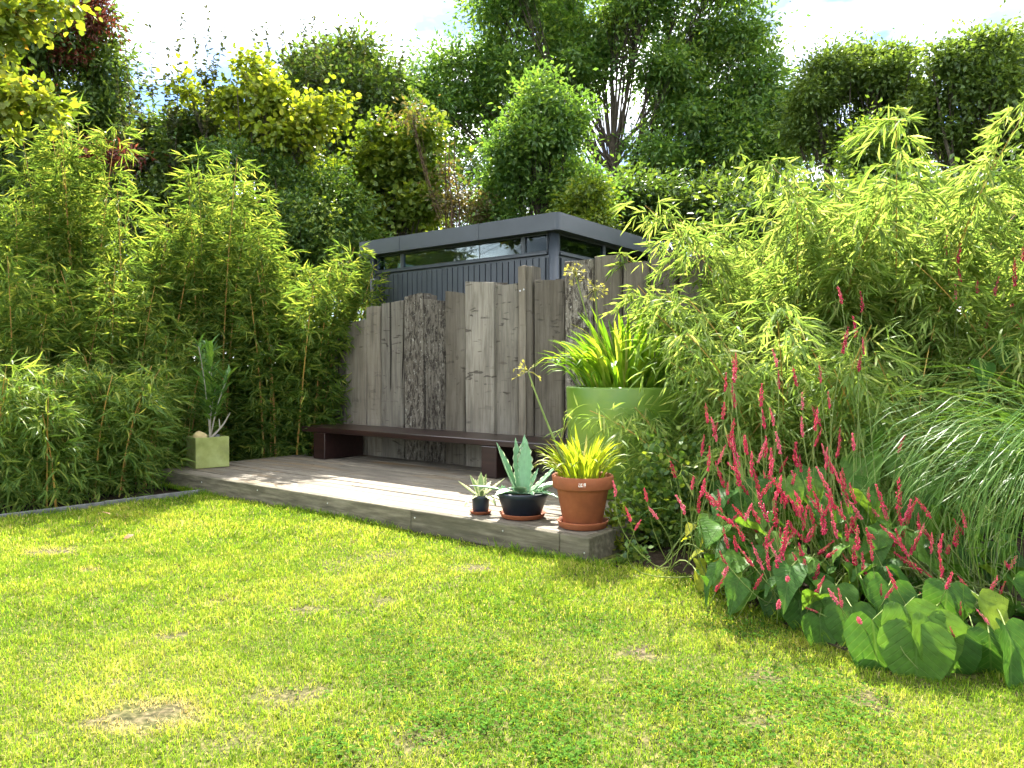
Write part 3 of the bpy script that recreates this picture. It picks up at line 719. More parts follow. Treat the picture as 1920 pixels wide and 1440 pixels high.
def window(a0_, a1_, side):
    e = None
    if side == 'front': mk = lambda n, s0, s1, z0, z1, t0, t1, m, p: fr.box(n, s0, s1, SV0 + t0, SV0 + t1, z0, z1, m, .002 if m is not M['glass'] else 0, parent=p)
    elif side == 'right': mk = lambda n, s0, s1, z0, z1, t0, t1, m, p: fr.box(n, SU0 + t0, SU0 + t1, s0, s1, z0, z1, m, .002 if m is not M['glass'] else 0, parent=p)
    elif side == 'back': mk = lambda n, s0, s1, z0, z1, t0, t1, m, p: fr.box(n, s0, s1, SV1 - t1, SV1 - t0, z0, z1, m, .002 if m is not M['glass'] else 0, parent=p)
    else: mk = lambda n, s0, s1, z0, z1, t0, t1, m, p: fr.box(n, SU1 - t1, SU1 - t0, s0, s1, z0, z1, m, .002 if m is not M['glass'] else 0, parent=p)
    f = mk('window', a0_, a1_, WZ + .0, WZ + .012, .012, .05, M['anthracite'], None)
    mk('frame', a0_, a1_, RZ0 - .014, RZ0 - .002, .012, .05, M['anthracite'], f)
    mk('frame', a0_, a0_ + .012, WZ + .013, RZ0 - .015, .012, .05, M['anthracite'], f)
    mk('frame', a1_ - .012, a1_, WZ + .013, RZ0 - .015, .012, .05, M['anthracite'], f)
    mk('pane', a0_ + .013, a1_ - .013, WZ + .013, RZ0 - .015, .028, .034, M['glass'], f)
for a, b in ((SU0 + .1, 2.46), (2.49, 4.27), (4.3, SU1 - .13)): window(a, b, 'front')
for a, b in ((SV0 + .1, 3.7), (3.73, SV1 - .1)): window(a, b, 'right')
window(3.95, SU1 - .1, 'back')
fr.box('wall', SU0 + .09, 3.94, SV1 - .05, SV1, WZ - .03, RZ0 - .003, M['anthracite'], 0)
window(SV0 + .1, SV1 - .1, 'left')
for u in (2.475, 4.285): fr.box('mullion', u - .014, u + .014, SV0 + .01, SV0 + .06, WZ - .001, RZ0 - .002, M['anthracite'], .002)
fr.box('mullion', SU0 + .01, SU0 + .06, 3.701, 3.729, WZ - .001, RZ0 - .002, M['anthracite'], .002)
cpost = mesh_bm('corner_post', lathe([(.055, 0), (.055, RZ0 - .003)], 20, True), M['anthracite'], True)
for u, v in ((SU0 + .045, SV0 + .045), (SU1 - .045, SV0 + .045), (SU0 + .045, SV1 - .045), (SU1 - .045, SV1 - .045)):
    link('corner_post', cpost, fr.o, fr.loc(u, v, 0))
dp = link('downpipe', mesh_bm('downpipe', lathe([(.024, 0), (.024, RZ0 - .003)], 14, True), M['anthracite'], True), fr.o, fr.loc(SU1 - .12, SV0 - .045, 0))
link('bracket', mesh_bm('bracket', lathe([(.026, -.012), (.033, -.012), (.033, .012), (.026, .012)], 14), M['steel'], True), dp, (0, 0, 2.22))

# ------------------------------------------------------------------ pots
def strap_mesh(name, L, W, bend, curl, mat, seg=6, fold=.25):
    """arching strap leaf rising along +x then bending down; lies in the xz plane"""
    V, F = [], []
    x = z = 0.0; a = math.radians(80)
    for i in range(seg + 1):
        t = i / seg
        w_ = W * (.55 + .9 * t if t < .35 else (.865 + .135 * math.sin(t * 3.14)) * (1 - max(0, (t - .55) / .45) ** 2.2)) * .5
        V += [(x, -w_, z + fold * w_), (x, 0, z), (x, w_, z + fold * w_)]
        a -= bend / seg * (0.4 + 1.6 * t) + curl * t * t / seg
        x += L / seg * math.cos(a); z += L / seg * math.sin(a)
    for i in range(seg):
        k = i * 3
        F += [(k, k + 1, k + 4, k + 3), (k + 1, k + 2, k + 5, k + 4)]
    return mesh_np(name, np.array(V), np.array(F), mat, smooth=True)

def strap_tuft(parent, n, r0, Lr, W, mat, z, seed, spread=1.0, name='leaf'):
    rr = random.Random(seed)
    vs = [strap_mesh('strap_leaf', 1.0, W / ((Lr[0] + Lr[1]) / 2), b, c, mat) for b, c in ((.25, .1), (.5, .3), (.8, .6), (1.1, 1.2), (1.5, 1.0), (.1, .05))]
    for i in range(n):
        a = rr.uniform(0, 6.283); q = rr.random() ** .6
        tilt = (q - .35) * .55 * spread
        me = vs[min(5, int(rr.random() * 3)) if q < .55 else rr.choice((1, 2, 3, 4, 2))] if q > .2 else vs[rr.choice((0, 5, 0, 1))]
        o = link(name, me, parent, (r0 * q * math.cos(a), r0 * q * math.sin(a), z))
        o.rotation_euler = (rr.uniform(-.35, .35), tilt, a + rr.uniform(-.4, .4))
        s = rr.uniform(*Lr) * (1.08 - .25 * q); o.scale = (s, s * rr.uniform(.75, 1.2), s)

def seed_head(parent, base, ctrl, top, seed, n=14, r=.085, full=False):
    rr = np.random.default_rng(seed)
    t = np.linspace(0, 1, 12)[:, None]
    pts = (1 - t) ** 2 * np.array(base) + 2 * t * (1 - t) * np.array(ctrl) + t ** 2 * np.array(top)
    mb = MB(); mb.tube(pts, np.linspace(.0085, .0055, 12), 6)
    st = link('flower_stalk', mb.mesh('flower_stalk', M['stem_green']), parent)
    D = unit(rr.normal(0, 1, (n, 3)) + np.array([0, 0, .35 if not full else .1])); mb = MB()
    P, Dd = [], []
    for d in D:
        e = np.array(top) + d * r * rr.uniform(.75, 1.1)
        mb.tube(np.stack([np.array(top), (np.array(top) + e) / 2 + np.array([0, 0, .008]), e]), [.0024, .002, .0018], 4)
        for k in range(3): P.append(e); Dd.append(d + rr.normal(0, .5, 3))
    sh = link('seed_head', mb.mesh('seed_head', M['seed']), st)
    link('seed_pods', leaves('seed_pods', np.array(P), np.array(Dd), .03, .012, M['seed'], KITE), st)['kind'] = 'stuff'

# terracotta pot with yellow-green strap leaves
TP = Vector((.431, 4.53, DZ + .022))
def saucer(loc, r, label, h=.032):
    o = link('saucer', mesh_bm('saucer', lathe([(.001, 0), (r * .86, 0), (r * .9, .002), (r * .97, h * .8), (r, h), (r * .96, h * 1.02), (r * .9, h * .5), (r * .86, .012), (.001, .012)], 44), M['terracotta'], True), None, loc)
    tag(o, label, 'saucer', 'terracotta saucers on the deck edge')
saucer((TP.x, TP.y, DZ + .001), .158, 'largest terracotta saucer, under the tall terracotta pot', .042)
t = empty('potted_plant', (TP.x, TP.y, DZ + .014)); tag(t, 'tall terracotta pot of yellow-green strap leaves on the deck corner', 'potted plant', 'potted plants on the deck')
pot = link('pot', mesh_bm('pot', lathe([(.001, 0), (.112, 0), (.117, .004), (.158, .222), (.160, .224), (.178, .226), (.184, .232), (.188, .296), (.184, .303), (.172, .303), (.166, .296), (.158, .255), (.001, .25)], 56), M['terracotta'], True), t)
link('soil', mesh_bm('soil', lathe([(.16, .258), (.09, .272), (.001, .268)], 24), M['soil'], True), t)
# worn remains of a sticker on the rim
bm = bmesh.new(); r_ = .1858; aa = [math.radians(-103 + i * 2.6) for i in range(6)]
lowv = [bm.verts.new((r_ * math.cos(a), r_ * math.sin(a), .254)) for a in aa]; upv = [bm.verts.new(((r_ + .0012) * math.cos(a), (r_ + .0012) * math.sin(a), .278)) for a in aa]
for i in range(5): bm.faces.new((lowv[i], lowv[i + 1], upv[i + 1], upv[i]))
stk = link('sticker', mesh_bm('sticker', bm, M['sticker']), t); stk['label'] = 'scuffed white sticker remains on the pot rim'
strap_tuft(t, 170, .13, (.22, .36), .017, M['strap_y'], .262, 3, .55)
seed_head(t, (-.06, .02, .27), (-.23, .05, .62), (-.33, .1, .93), 5)
# dry grass stalks beside the seed head
mb = MB()
for i in range(4): mb.tube(np.array([[-.10, .05, .27], [-.12 - .012 * i, .06, .45], [-.13 + .02 * i, .07, .56 + .03 * i]]), [.002, .0016, .001], 4)
link('dry_stalk', mb.mesh('dry_stalk', M['seed']), t)

# agave in navy bowl
def agave_leaf(name, L, W, up, mat, teeth=14, thick=.1, curl=0.0):
    """thick pointed leaf along +x, gutter shaped, toothed margins"""
    n = 14; V, E, F = [], [], []
    zc, ang, x = 0.0, up, 0.0
    for i in range(n + 1):
        t = i / n
        w_ = W * .5 * (.62 + .75 * t - .37 * t * t if t < .5 else 1.0 * max(0.02, 1 - ((t - .42) / .58) ** 1.9)) * (1 if t < .97 else .4)
        tooth = .09 * W * (1 if i % 2 else -.35) if 0 < i < n - 1 else 0
        th_ = thick * W * (1 - t) + .002
        c, s = math.cos(ang), math.sin(ang)
        nx, nz = -s, c
        for y, h_, e in ((-(w_ + tooth), .30 * w_, 1.0), (-w_ * .82, .20 * w_, .72), (-w_ * .4, .03 * w_, .3), (0, 0, 0), (w_ * .4, .03 * w_, .3), (w_ * .82, .20 * w_, .72), (w_ + tooth, .30 * w_, 1.0), (w_ * .5, -th_, .3), (0, -th_ * 1.3, 0), (-w_ * .5, -th_, .3)):
            V.append((x + nx * h_, y, zc + nz * h_)); E.append(e)
        x += L / n * c; zc += L / n * s; ang += curl / n
    k = 10
    for i in range(n):
        for j in range(k):
            F.append((i * k + j, i * k + (j + 1) % k, (i + 1) * k + (j + 1) % k, (i + 1) * k + j))
    return mesh_np(name, np.array(V), np.array(F), mat, smooth=True, attr2=E)

AP = Vector((.069, 4.83, 0))
saucer((AP.x, AP.y, DZ + .001), .152, 'terracotta saucer under the wide navy bowl', .03)
t = empty('potted_agave', (AP.x, AP.y, DZ + .014)); tag(t, 'large blue-green toothed agave in a wide navy bowl on the deck edge', 'potted plant', 'potted plants on the deck')
link('bowl', mesh_bm('bowl', lathe([(.001, 0), (.112, 0), (.120, .005), (.158, .118), (.162, .12), (.166, .135), (.170, .15), (.166, .153), (.158, .148), (.15, .13), (.001, .125)], 48), M['navy'], True), t)
link('soil', mesh_bm('soil', lathe([(.155, .132), (.08, .145), (.001, .14)], 24), M['soil'], True), t)
# azimuth (0 = right, 90 = away), start pitch, length, width, curl
for az, up, L, W, cu in [(158, 62, .37, .085, .10), (125, 78, .37, .08, .12), (60, 84, .36, .125, .06), (80, 80, .39, .09, .10), (185, 18, .33, .055, -.25), (215, 28, .20, .10, -.9), (250, 45, .15, .10, -.6),
                         (18, 32, .30, .07, .35), (355, 26, .26, .075, -.35), (330, 22, .24, .065, -.8), (40, 50, .2, .05, .2), (100, 40, .25, .07, -.2), (295, 30, .14, .06, -.8), (30, 18, .3, .06, -.1)]:
    o = link('leaf', agave_leaf('agave_leaf', L, W, math.radians(up), M['agave'], curl=cu), t, (.025 * math.cos(math.radians(az)), .025 * math.sin(math.radians(az)), .13))
    o.rotation_euler = (0, 0, math.radians(az))
for (x, y), n_ in (((.12, -.03), 9), ((-.13, .02), 7)):      # small offsets
    for i in range(n_):
        az = i * 360 / n_ + 11
        o = link('offset_leaf', agave_leaf('offset_leaf', .06, .022, math.radians(35 + (i % 3) * 16), M['agave'], curl=.3), t, (x, y, .135)); o.rotation_euler = (0, 0, math.radians(az))

SP = Vector((-.209, 4.95, 0))
saucer((SP.x, SP.y, DZ + .001), .074, 'smallest terracotta saucer, under the small navy pot', .02)
t = empty('potted_agave', (SP.x, SP.y, DZ + .014)); tag(t, 'small cream-edged agave in a little round navy pot', 'potted plant', 'potted plants on the deck')
link('pot', mesh_bm('pot', lathe([(.001, 0), (.050, 0), (.053, .004), (.058, .085), (.060, .094), (.057, .103), (.048, .108), (.044, .102), (.001, .098)], 36), M['navy'], True), t)
for az, up, L, W, cu in [(172, 30, .17, .042, .2), (150, 60, .155, .045, .1), (85, 84, .16, .05, .1), (45, 70, .15, .042, .2), (15, 34, .19, .04, .1), (232, 12, .165, .042, -1.1), (318, 10, .15, .045, -1.2), (345, 8, .2, .04, -1.0), (110, 40, .15, .04, 0), (280, 50, .09, .035, -.4), (60, 40, .15, .04, -.2)]:
    o = link('leaf', agave_leaf('agave_leaf', L, W, math.radians(up), M['agave_cream'], curl=cu), t, (.012 * math.cos(math.radians(az)), .012 * math.sin(math.radians(az)), .1))
    o.rotation_euler = (0, 0, math.radians(az))

# lime planter with agapanthus
lp = DK(.63, 1.60, DZ + .001)
t = empty('lime_planter', lp); tag(t, 'big round lime green planter full of bright strap-leaved plants', 'potted plant', 'potted plants on the deck')
link('pot', mesh_bm('pot', lathe([(.001, 0), (.44, 0), (.452, .012), (.478, .81), (.476, .822), (.468, .826), (.455, .82), (.445, .74), (.001, .73)], 72), M['lime'], True), t)
link('soil', mesh_bm('soil', lathe([(.447, .74), (.2, .765), (.001, .76)], 32), M['soil'], True), t)
strap_tuft(t, 320, .36, (.50, .74), .032, M['strap'], .75, 9, .5)
w0 = Vector(lp)
for k, (px, py, Yq) in enumerate([(1078, 514, 5.75), (1116, 543, 5.7)]):
    q = at(px, py, Yq) - np.array(w0)
    seed_head(t, (-.15, -.05 + .06 * k, .75), (-.22, -.05, 1.0), tuple(q), 20 + k, 26, .075, True)

# olive cube planter with oleander
cubp = (-3.05 - .62 * .16 + .78 * .16, 7.17 + .78 * .16 + .62 * .16, DZ + .001)
t = empty('cube_planter', cubp, math.atan2(.62, .78)); tag(t, 'olive green cube planter with a thin oleander at the deck end', 'potted plant', 'potted plants on the deck')
S2, CH = .32, .30
bm = box_bm(S2, S2, CH, .006, 2)
for v in bm.verts: v.co.z += CH / 2
top = max((f for f in bm.faces), key=lambda f: f.calc_center_median().z + (f.normal.z > .9) + f.calc_area())
ins = bmesh.ops.inset_individual(bm, faces=[top], thickness=.028)
bmesh.ops.translate(bm, verts=list(top.verts), vec=(0, 0, -.03))
link('pot', mesh_bm('pot', bm, M['olive']), t)
link('soil', mesh_bm('soil', box_bm(S2 - .06, S2 - .06, .02), M['soil']), t, (0, 0, CH - .028))
olv = [leaves('oleander_leaf', np.zeros((1, 3)), np.array([[1.0, 0, 0]]), 1.0, .19, M['oleander'], LANCE, np.array([.5]), np.array([[0, 0, 1.0]])) for _ in range(1)]
ro = random.Random(4); base = np.array([.02, -.01, CH - .03])
for s in range(7):
    az = ro.uniform(0, 6.28); rad = ro.uniform(.05, .26); hh = ro.uniform(.5, .92)
    tipp = base + np.array([rad * math.cos(az), rad * math.sin(az), hh])
    midp = (base + tipp) / 2 + np.array([-.03 * math.cos(az), -.03 * math.sin(az), .02])
    tt = np.linspace(0, 1, 9)[:, None]; pts = (1 - tt) ** 2 * base + 2 * tt * (1 - tt) * midp + tt ** 2 * tipp
    mb = MB(); mb.tube(pts, np.linspace(.008, .004, 9), 6)
    link('stem', mb.mesh('stem', M['stem_pale']), t)
    for i in range(36):
        q = .30 + .70 * (i / 35); a = i * 2.1 + s
        p = pts[min(8, int(q * 8))] + (pts[min(8, int(q * 8) + 1)] - pts[min(8, int(q * 8))]) * (q * 8 % 1)
        o = link('leaf', olv[0], t, tuple(p)); o.scale = (ro.uniform(.13, .22),) * 3
        o.rotation_euler = (ro.uniform(-.4, .4), -ro.uniform(.2, .8) - .45 * q, a)
mb = MB(); mb.tube(np.array([base, base + [.09, -.02, .1], base + [.13, -.02, .15], base + [.19, -.03, .26]]), [.011, .01, .009, .005], 7)
mb.tube(np.array([base + [.09, -.02, .1], base + [.085, -.01, .2]]), [.008, .006], 6)
link('bare_branch', mb.mesh('bare_branch', M['stem_pale']), t)
def stone(name, loc, s, seed, label, mat):
    bm = bmesh.new(); bmesh.ops.create_icosphere(bm, subdivisions=3, radius=1.0)
    rr = np.random.default_rng(seed); k = rr.normal(0, 1.6, (4, 3))
    for v in bm.verts:
        f = 1 + .09 * sum(math.sin(v.co.dot(Vector(q)) + i) for i, q in enumerate(k)) / 2
        v.co = Vector((v.co.x * s[0] * f, v.co.y * s[1] * f, v.co.z * s[2] * f))
    tag(link(name, mesh_bm(name, bm, mat, True), None, loc), label, 'stone', 'stones in the cube planter')
def in_cube(x, y, z):
    c, s = .78, .62
    return (cubp[0] + c * x - s * y, cubp[1] + s * x + c * y, cubp[2] + z)
stone('stone', in_cube(-.085, -.03, CH + .0), (.07, .055, .05), 3, 'large ochre stone lying in the olive cube planter', M['stone'])
stone('stone', in_cube(.09, .02, CH - .008), (.035, .03, .024), 8, 'small grey stone lying in the olive cube planter', M['edging'])

# ------------------------------------------------------------------ bamboo
def bamboo(name, label, base, canes, hr, spread, arch, Lr, Wl, mat, seed, dens=1.0, start=.05, lean=(0, 0), group='bamboo', bl=(.18, .42), front=None, cane_r=.009, tpl=LANCE, nodes=26, droop=.35, front_n=0, fan=(7, 12)):
    global rng
    rr = np.random.default_rng(seed)
    e = empty(name, (base[0], base[1], -.02)); tag(e, label, 'bamboo', group)
    P, D = [], []
    for c in range(canes):
        az = rr.uniform(0, 2 * np.pi); ro_ = spread * math.sqrt(rr.random())
        b = np.array([ro_ * math.cos(az) * .6, ro_ * math.sin(az) * .6, 0.0])
        h = rr.uniform(*hr)
        out = np.array([math.cos(az) + rr.normal(0, .4), math.sin(az) + rr.normal(0, .4), 0.0]); out /= np.linalg.norm(out) + 1e-6
        t_ = np.linspace(0, 1, 14)
        amp = arch * rr.uniform(.5, 1.3)
        hx = (ro_ * .5 * t_)[:, None] * out + (amp * h * np.clip(t_ - .25, 0, 1) ** 2)[:, None] * out + t_[:, None] * np.array([lean[0], lean[1], 0]) * h
        z = h * (t_ - .55 * amp * np.clip(t_ - .45, 0, 1) ** 2)
        pts = b + hx; pts[:, 2] = z
        mb = MB(); mb.tube(pts, np.linspace(cane_r * rr.uniform(.6, 1.1), .0025, 14), 6)
        link('cane', mb.mesh('cane', M['cane']), e)
        nn = int(nodes * dens * h / 2.2)
        for q in np.linspace(start, 1, nn):
            q = min(1, max(.02, q + rr.normal(0, .012)))
            i = min(12, int(q * 13)); f = q * 13 - i
            p = pts[i] * (1 - f) + pts[i + 1] * f
            nbk = 3 if q < .9 else 2
            a0_ = rr.uniform(0, 6.28)
            for k in range(nbk):
                a = a0_ + k * 2 * np.pi / nbk + rr.normal(0, .4)
                l = rr.uniform(*bl) * (1.1 - .55 * q)
                bd = np.array([math.cos(a), math.sin(a), rr.uniform(.1, .8)])
                if front is not None and bd[1] > 0: bd[1] *= front
                for m2 in range(rr.integers(*fan)):
                    s = rr.uniform(.35, 1.0)
                    pp = p + bd * l * s + np.array([0, 0, -droop * l * s * s])
                    d = bd * np.array([1, 1, .3]) + rr.normal(0, .55, 3) + np.array([0, 0, -droop * 1.2 * s])
                    P.append(pp); D.append(d)
    P = np.array(P); D = np.array(D); n = len(P)
    L = rr.uniform(Lr[0], Lr[1], n)
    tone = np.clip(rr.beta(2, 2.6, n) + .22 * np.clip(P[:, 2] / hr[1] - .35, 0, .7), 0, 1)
    k = P[:, 2] > .01
    P, D, L, tone = P[k], D[k], L[k], tone[k]
    if front_n:      # the leaves that show largest are single pieces
        dist = np.linalg.norm(P + np.array(e.location) - np.array([0, 0, EYE]), axis=1)
        pick = np.argsort(dist)[:front_n * 3][::3]
        msk = np.ones(len(P), bool); msk[pick] = False
        tm = leaves('bamboo_leaf', np.zeros((1, 3)), np.array([[1.0, 0, 0]]), 1.0, Wl / Lr[1] * 1.15, mat, LANCE, np.array([.45]), np.array([[0, 0, 1.0]]))
        for i in pick:
            o = link('leaf', tm, e, tuple(P[i])); o.rotation_mode = 'QUATERNION'
            o.rotation_quaternion = Vector(D[i]).to_track_quat('X', 'Z'); o.scale = (L[i],) * 3
        P, D, L, tone = P[msk], D[msk], L[msk], tone[msk]
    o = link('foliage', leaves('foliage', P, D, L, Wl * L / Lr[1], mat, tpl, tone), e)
    o['kind'] = 'stuff'
    return len(P)

LB = 'bamboo hedge behind the lawn edging'
nl = 0
# back rank: tall
for i, (px, Y, n_, h0, h1, lab) in enumerate([
        (40, 8.0, 9, 2.6, 3.3, 'tall bamboo at the far end of the hedge by the photo edge'),
        (150, 8.2, 9, 2.9, 4.0, 'tallest bamboo with amber canes rising to a loose tip'),
        (265, 8.3, 8, 2.4, 3.2, 'bamboo between the tallest one and the middle tower'),
        (385, 8.6, 10, 2.7, 3.6, 'bamboo with a dense bright tower of leaves above the oleander'),
        (470, 9.0, 9, 2.2, 2.9, 'bamboo behind the olive cube planter'),
        (535, 8.65, 11, 1.9, 2.7, 'bamboo beside the bench end'),
        (585, 8.85, 11, 1.8, 2.5, 'bamboo overhanging the end of the sleeper wall')]):
    p = (px - 960) / FOC * Y
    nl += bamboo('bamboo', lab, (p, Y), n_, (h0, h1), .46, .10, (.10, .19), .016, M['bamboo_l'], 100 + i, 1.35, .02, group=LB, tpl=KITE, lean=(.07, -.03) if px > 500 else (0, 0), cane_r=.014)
# front rank: low, leaning over the edging and the deck end
for i, (px, Y, n_, h0, h1, lab) in enumerate([
        (-20, 6.0, 9, .7, 1.25, 'low bamboo nearest the photo edge above the edging strip'),
        (90, 6.25, 9, .75, 1.3, 'low bamboo spilling towards the edging strip'),
        (180, 6.6, 9, .8, 1.35, 'low shaded bamboo before the tallest bamboo'),
        (240, 7.1, 9, .85, 1.45, 'low shaded bamboo by the deck end beam'),
        (320, 7.9, 7, 1.1, 1.6, 'low shaded bamboo behind the oleander')]):
    p = (px - 960) / FOC * Y
    nl += bamboo('bamboo', lab, (p, Y), n_, (h0, h1), .40, .22, (.10, .19), .016, M['bamboo_l'], 130 + i, 1.7, .02, group=LB)
for i, (px, Y, n_, h0, h1, lab) in enumerate([
        (20, 7.1, 8, 1.5, 2.2, 'middle-height bamboo behind the lowest one at the photo edge'),
        (115, 7.3, 8, 1.5, 2.3, 'middle-height bamboo before the tallest bamboo'),
        (205, 7.6, 8, 1.5, 2.3, 'middle-height bamboo left of the bright leaf tower'),
        (300, 8.1, 8, 1.6, 2.3, 'middle-height bamboo under the bright leaf tower')]):
    p = (px - 960) / FOC * Y
    nl += bamboo('bamboo', lab, (p, Y), n_, (h0, h1), .42, .14, (.10, .19), .016, M['bamboo_l'], 145 + i, 1.2, .02, group=LB, tpl=KITE, cane_r=.012)
# right-hand arching bamboo
RB = 'arching bamboo behind the red flowers'
for i, (px, Y, n_, h0, h1, ln, lab) in enumerate([
        (1395, 6.0, 12, 1.7, 2.25, (-.05, -.05), 'arching yellow-green bamboo leaning over the lime planter'),
        (1490, 6.1, 13, 2.3, 2.95, (-.02, -.05), 'arching yellow-green bamboo behind the red flower spikes'),
        (1660, 5.9, 13, 2.35, 3.0, (.02, -.04), 'arching yellow-green bamboo with the highest nodding tips'),
        (1830, 5.6, 12, 2.2, 2.8, (0, -.05), 'arching yellow-green bamboo behind the pale striped grass'),
        (1960, 5.2, 9, 1.8, 2.4, (-.03, -.05), 'arching yellow-green bamboo cut off by the photo edge'),
        (1375, 5.0, 11, .65, 1.0, (-.10, -.08), 'low bamboo drooping in front of the lime planter'),
        (1470, 5.1, 13, 1.1, 1.75, (-.05, -.10), 'low bamboo drooping behind the red flower spikes'),
        (1690, 4.9, 11, 1.1, 1.75, (-.05, -.1), 'low bamboo drooping behind the striped grass')]):
    p = (px - 960) / FOC * Y
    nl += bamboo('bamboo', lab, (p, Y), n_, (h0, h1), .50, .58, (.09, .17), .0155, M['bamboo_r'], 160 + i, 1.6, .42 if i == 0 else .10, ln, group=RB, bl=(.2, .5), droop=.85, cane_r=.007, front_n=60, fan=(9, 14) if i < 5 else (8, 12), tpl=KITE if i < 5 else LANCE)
print('bamboo leaves', nl)

# ------------------------------------------------------------------ trees and shrubs
def tree(name, label, root_px, Y, lobes, n_leaf, L, W, mat, seed, bark='bark', trunk_r=.12, clump=.45, cat='tree', group=None, fork=.35, stems=1, tpl=KITE, flat=.7, per=None, depth=1.0, fill=.45, lean=.8):
    """lobes in photo pixels (px, py, rx, ry) at distance Y; the crown has the same depth as width"""
    rr = np.random.default_rng(seed)
    rx0 = (root_px - 960) / FOC * Y
    e = empty(name, (rx0, Y, -.1)); tag(e, label, cat, group)
    org = np.array([rx0, Y, -.1])
    cs, rs = [], []
    for (px, py, ra, rb) in lobes:
        dy = rr.uniform(-1, 1) * ra / FOC * Y * .8 * depth
        c = at(px, py, Y) - org; c[1] += dy
        cs.append(c); rs.append(np.array([ra, ra * depth, rb]) / FOC * Y)
    c2, r2 = [], []
    for c, r in zip(cs, rs):            # break every lobe into uneven sub-lobes
        for k in range(4):
            d_ = unit(rr.normal(0, 1, 3)); f_ = rr.uniform(.5, .9)
            c2.append(c + d_ * r * rr.uniform(.15, .7)); r2.append(r * f_ * np.array([rr.uniform(.8, 1.2), 1, rr.uniform(.8, 1.25)]))
    cs, rs = np.array(c2), np.array(r2)
    vol = np.prod(rs, 1) ** (2 / 3.); vol /= vol.sum()
    mb = MB()
    zt = cs[:, 2].max(); zc = cs[:, 2].min()
    ax = cs[:, :2].mean(0)
    trunks = []
    for s in range(stems):
        off = rr.normal(0, .12 * (stems > 1), 2)
        tx = ax * lean + (rr.normal(0, rs[:, 0].max() * .8, 2) if stems > 1 else rr.normal(0, .1, 2))
        tt = np.linspace(0, 1, 10)
        pts = np.stack([off[0] + (tx[0] - off[0]) * tt ** 1.3, off[1] + (tx[1] - off[1]) * tt ** 1.3, tt * (zt * .92)], 1)
        pts[1:-1, :2] += rr.normal(0, trunk_r * .35, (8, 2))
        mb.tube(pts, trunk_r / math.sqrt(stems) * (1 - .9 * tt) + .004, 8)
        trunks.append(pts)
    P, D, RN = [], [], []
    for i, (c, r) in enumerate(zip(cs, rs)):
        tk = trunks[i % stems]
        z0 = max(.15 * zt, c[2] * fork + .1 * zt * rr.random() + .0)
        z0 = min(z0 + .35 * (c[2] - z0), zt * (.85 if fork < .8 else .97))
        s0 = np.array([np.interp(z0, tk[:, 2], tk[:, 0]), np.interp(z0, tk[:, 2], tk[:, 1]), z0])
        tt = np.linspace(0, 1, 8)[:, None]
        md = (s0 + c) / 2 + np.array([(c[0] - s0[0]) * .18, (c[1] - s0[1]) * .18, -.08 * abs(c[2] - s0[2])]) + rr.normal(0, .06, 3) * r.mean()
        limb = (1 - tt) ** 2 * s0 + 2 * tt * (1 - tt) * md + tt ** 2 * c
        lr = trunk_r * .2 * math.sqrt(min(1.6, vol[i] * len(cs)))
        mb.tube(limb, np.linspace(lr, lr * .25, 8), 6)
        nc = max(3, int(round((per or 9) * .8 * np.prod(r / clump) ** (2 / 3.))))
        nlf = int(n_leaf * vol[i] / nc) + 1
        d = unit(rr.normal(0, 1, (nc, 3))); rad = 1.15 - (fill + .5) * rr.random(nc)
        cc = c + d * rad[:, None] * r
        for q in cc:
            l0 = limb[rr.integers(3, 8)]
            m1 = (l0 + q) / 2 + rr.normal(0, .12, 3) * r.mean()
            mb.tube(np.stack([l0, m1, q]), [lr * .28 + .002, lr * .18 + .002, .003], 4)
            f_ = rr.uniform(.42, 1.35); sc = clump * f_; nlq = max(6, int(nlf * f_ ** 2 / .9))
            g = rr.normal(0, 1, (nlq, 3)); g = g * .52 * sc * np.array([rr.uniform(.7, 1.3), rr.uniform(.7, 1.3), flat * rr.uniform(.7, 1.5)])
            sp = rr.random(nlq) < .08; g[sp] *= rr.uniform(1.2, 2.0, (sp.sum(), 1))
            P.append(q + g)
            D.append(unit(g) + rr.normal(0, .6, (nlq, 3)) + np.array([0, 0, -.25]))
            RN.append(np.clip(rr.normal(.45, .2) + rr.normal(0, .2, nlq), 0, 1))
    o = link('trunk', mb.mesh('trunk', M[bark]), e)
    P, D, RN = np.concatenate(P), np.concatenate(D), np.concatenate(RN)
    k = P[:, 2] > .05
    P, D, RN = P[k], D[k], RN[k]
    n = len(P)
    o = link('crown', leaves('crown', P, D, L * rr.uniform(.6, 1.2, n), W * rr.uniform(.7, 1.2, n), mat, tpl, RN), e)
    return n

BG = 'trees beyond the garden'
nt_ = 0
nt_ += tree('ash_tree', 'big leafy ash tree with sky showing through its spreading limbs', 1160, 30.0, [
    (845, 125, 55, 50), (920, 85, 60, 60), (965, 15, 70, 60), (1060, -50, 90, 70), (1190, -70, 110, 80), (1320, -30, 90, 70), (1415, 60, 45, 45), (1400, 145, 65, 50), (1300, 85, 80, 55),
    (1225, 150, 75, 50), (1130, 60, 80, 55), (1040, 75, 65, 55), (820, 205, 50, 45), (905, 175, 55, 40), (1350, 215, 85, 50), (1440, 220, 50, 45), (1260, 240, 80, 45), (1330, 290, 90, 50),
    (1425, 290, 60, 45), (980, 140, 55, 40), (845, 275, 50, 32), (1075, 150, 55, 35), (1190, 30, 70, 45), (880, 215, 45, 40), (935, 240, 40, 36), (1110, 120, 60, 45), (1000, 215, 40, 30), (1390, 90, 50, 40), (1230, 310, 70, 40), (1390, 330, 80, 40), (1470, 270, 45, 50), (800, 170, 36, 36), (1290, 180, 60, 40)], 104000, 0.255, 0.112, M['ash'], 1, trunk_r=.27, clump=0.69, group=BG, per=6, fork=.30, fill=.35)
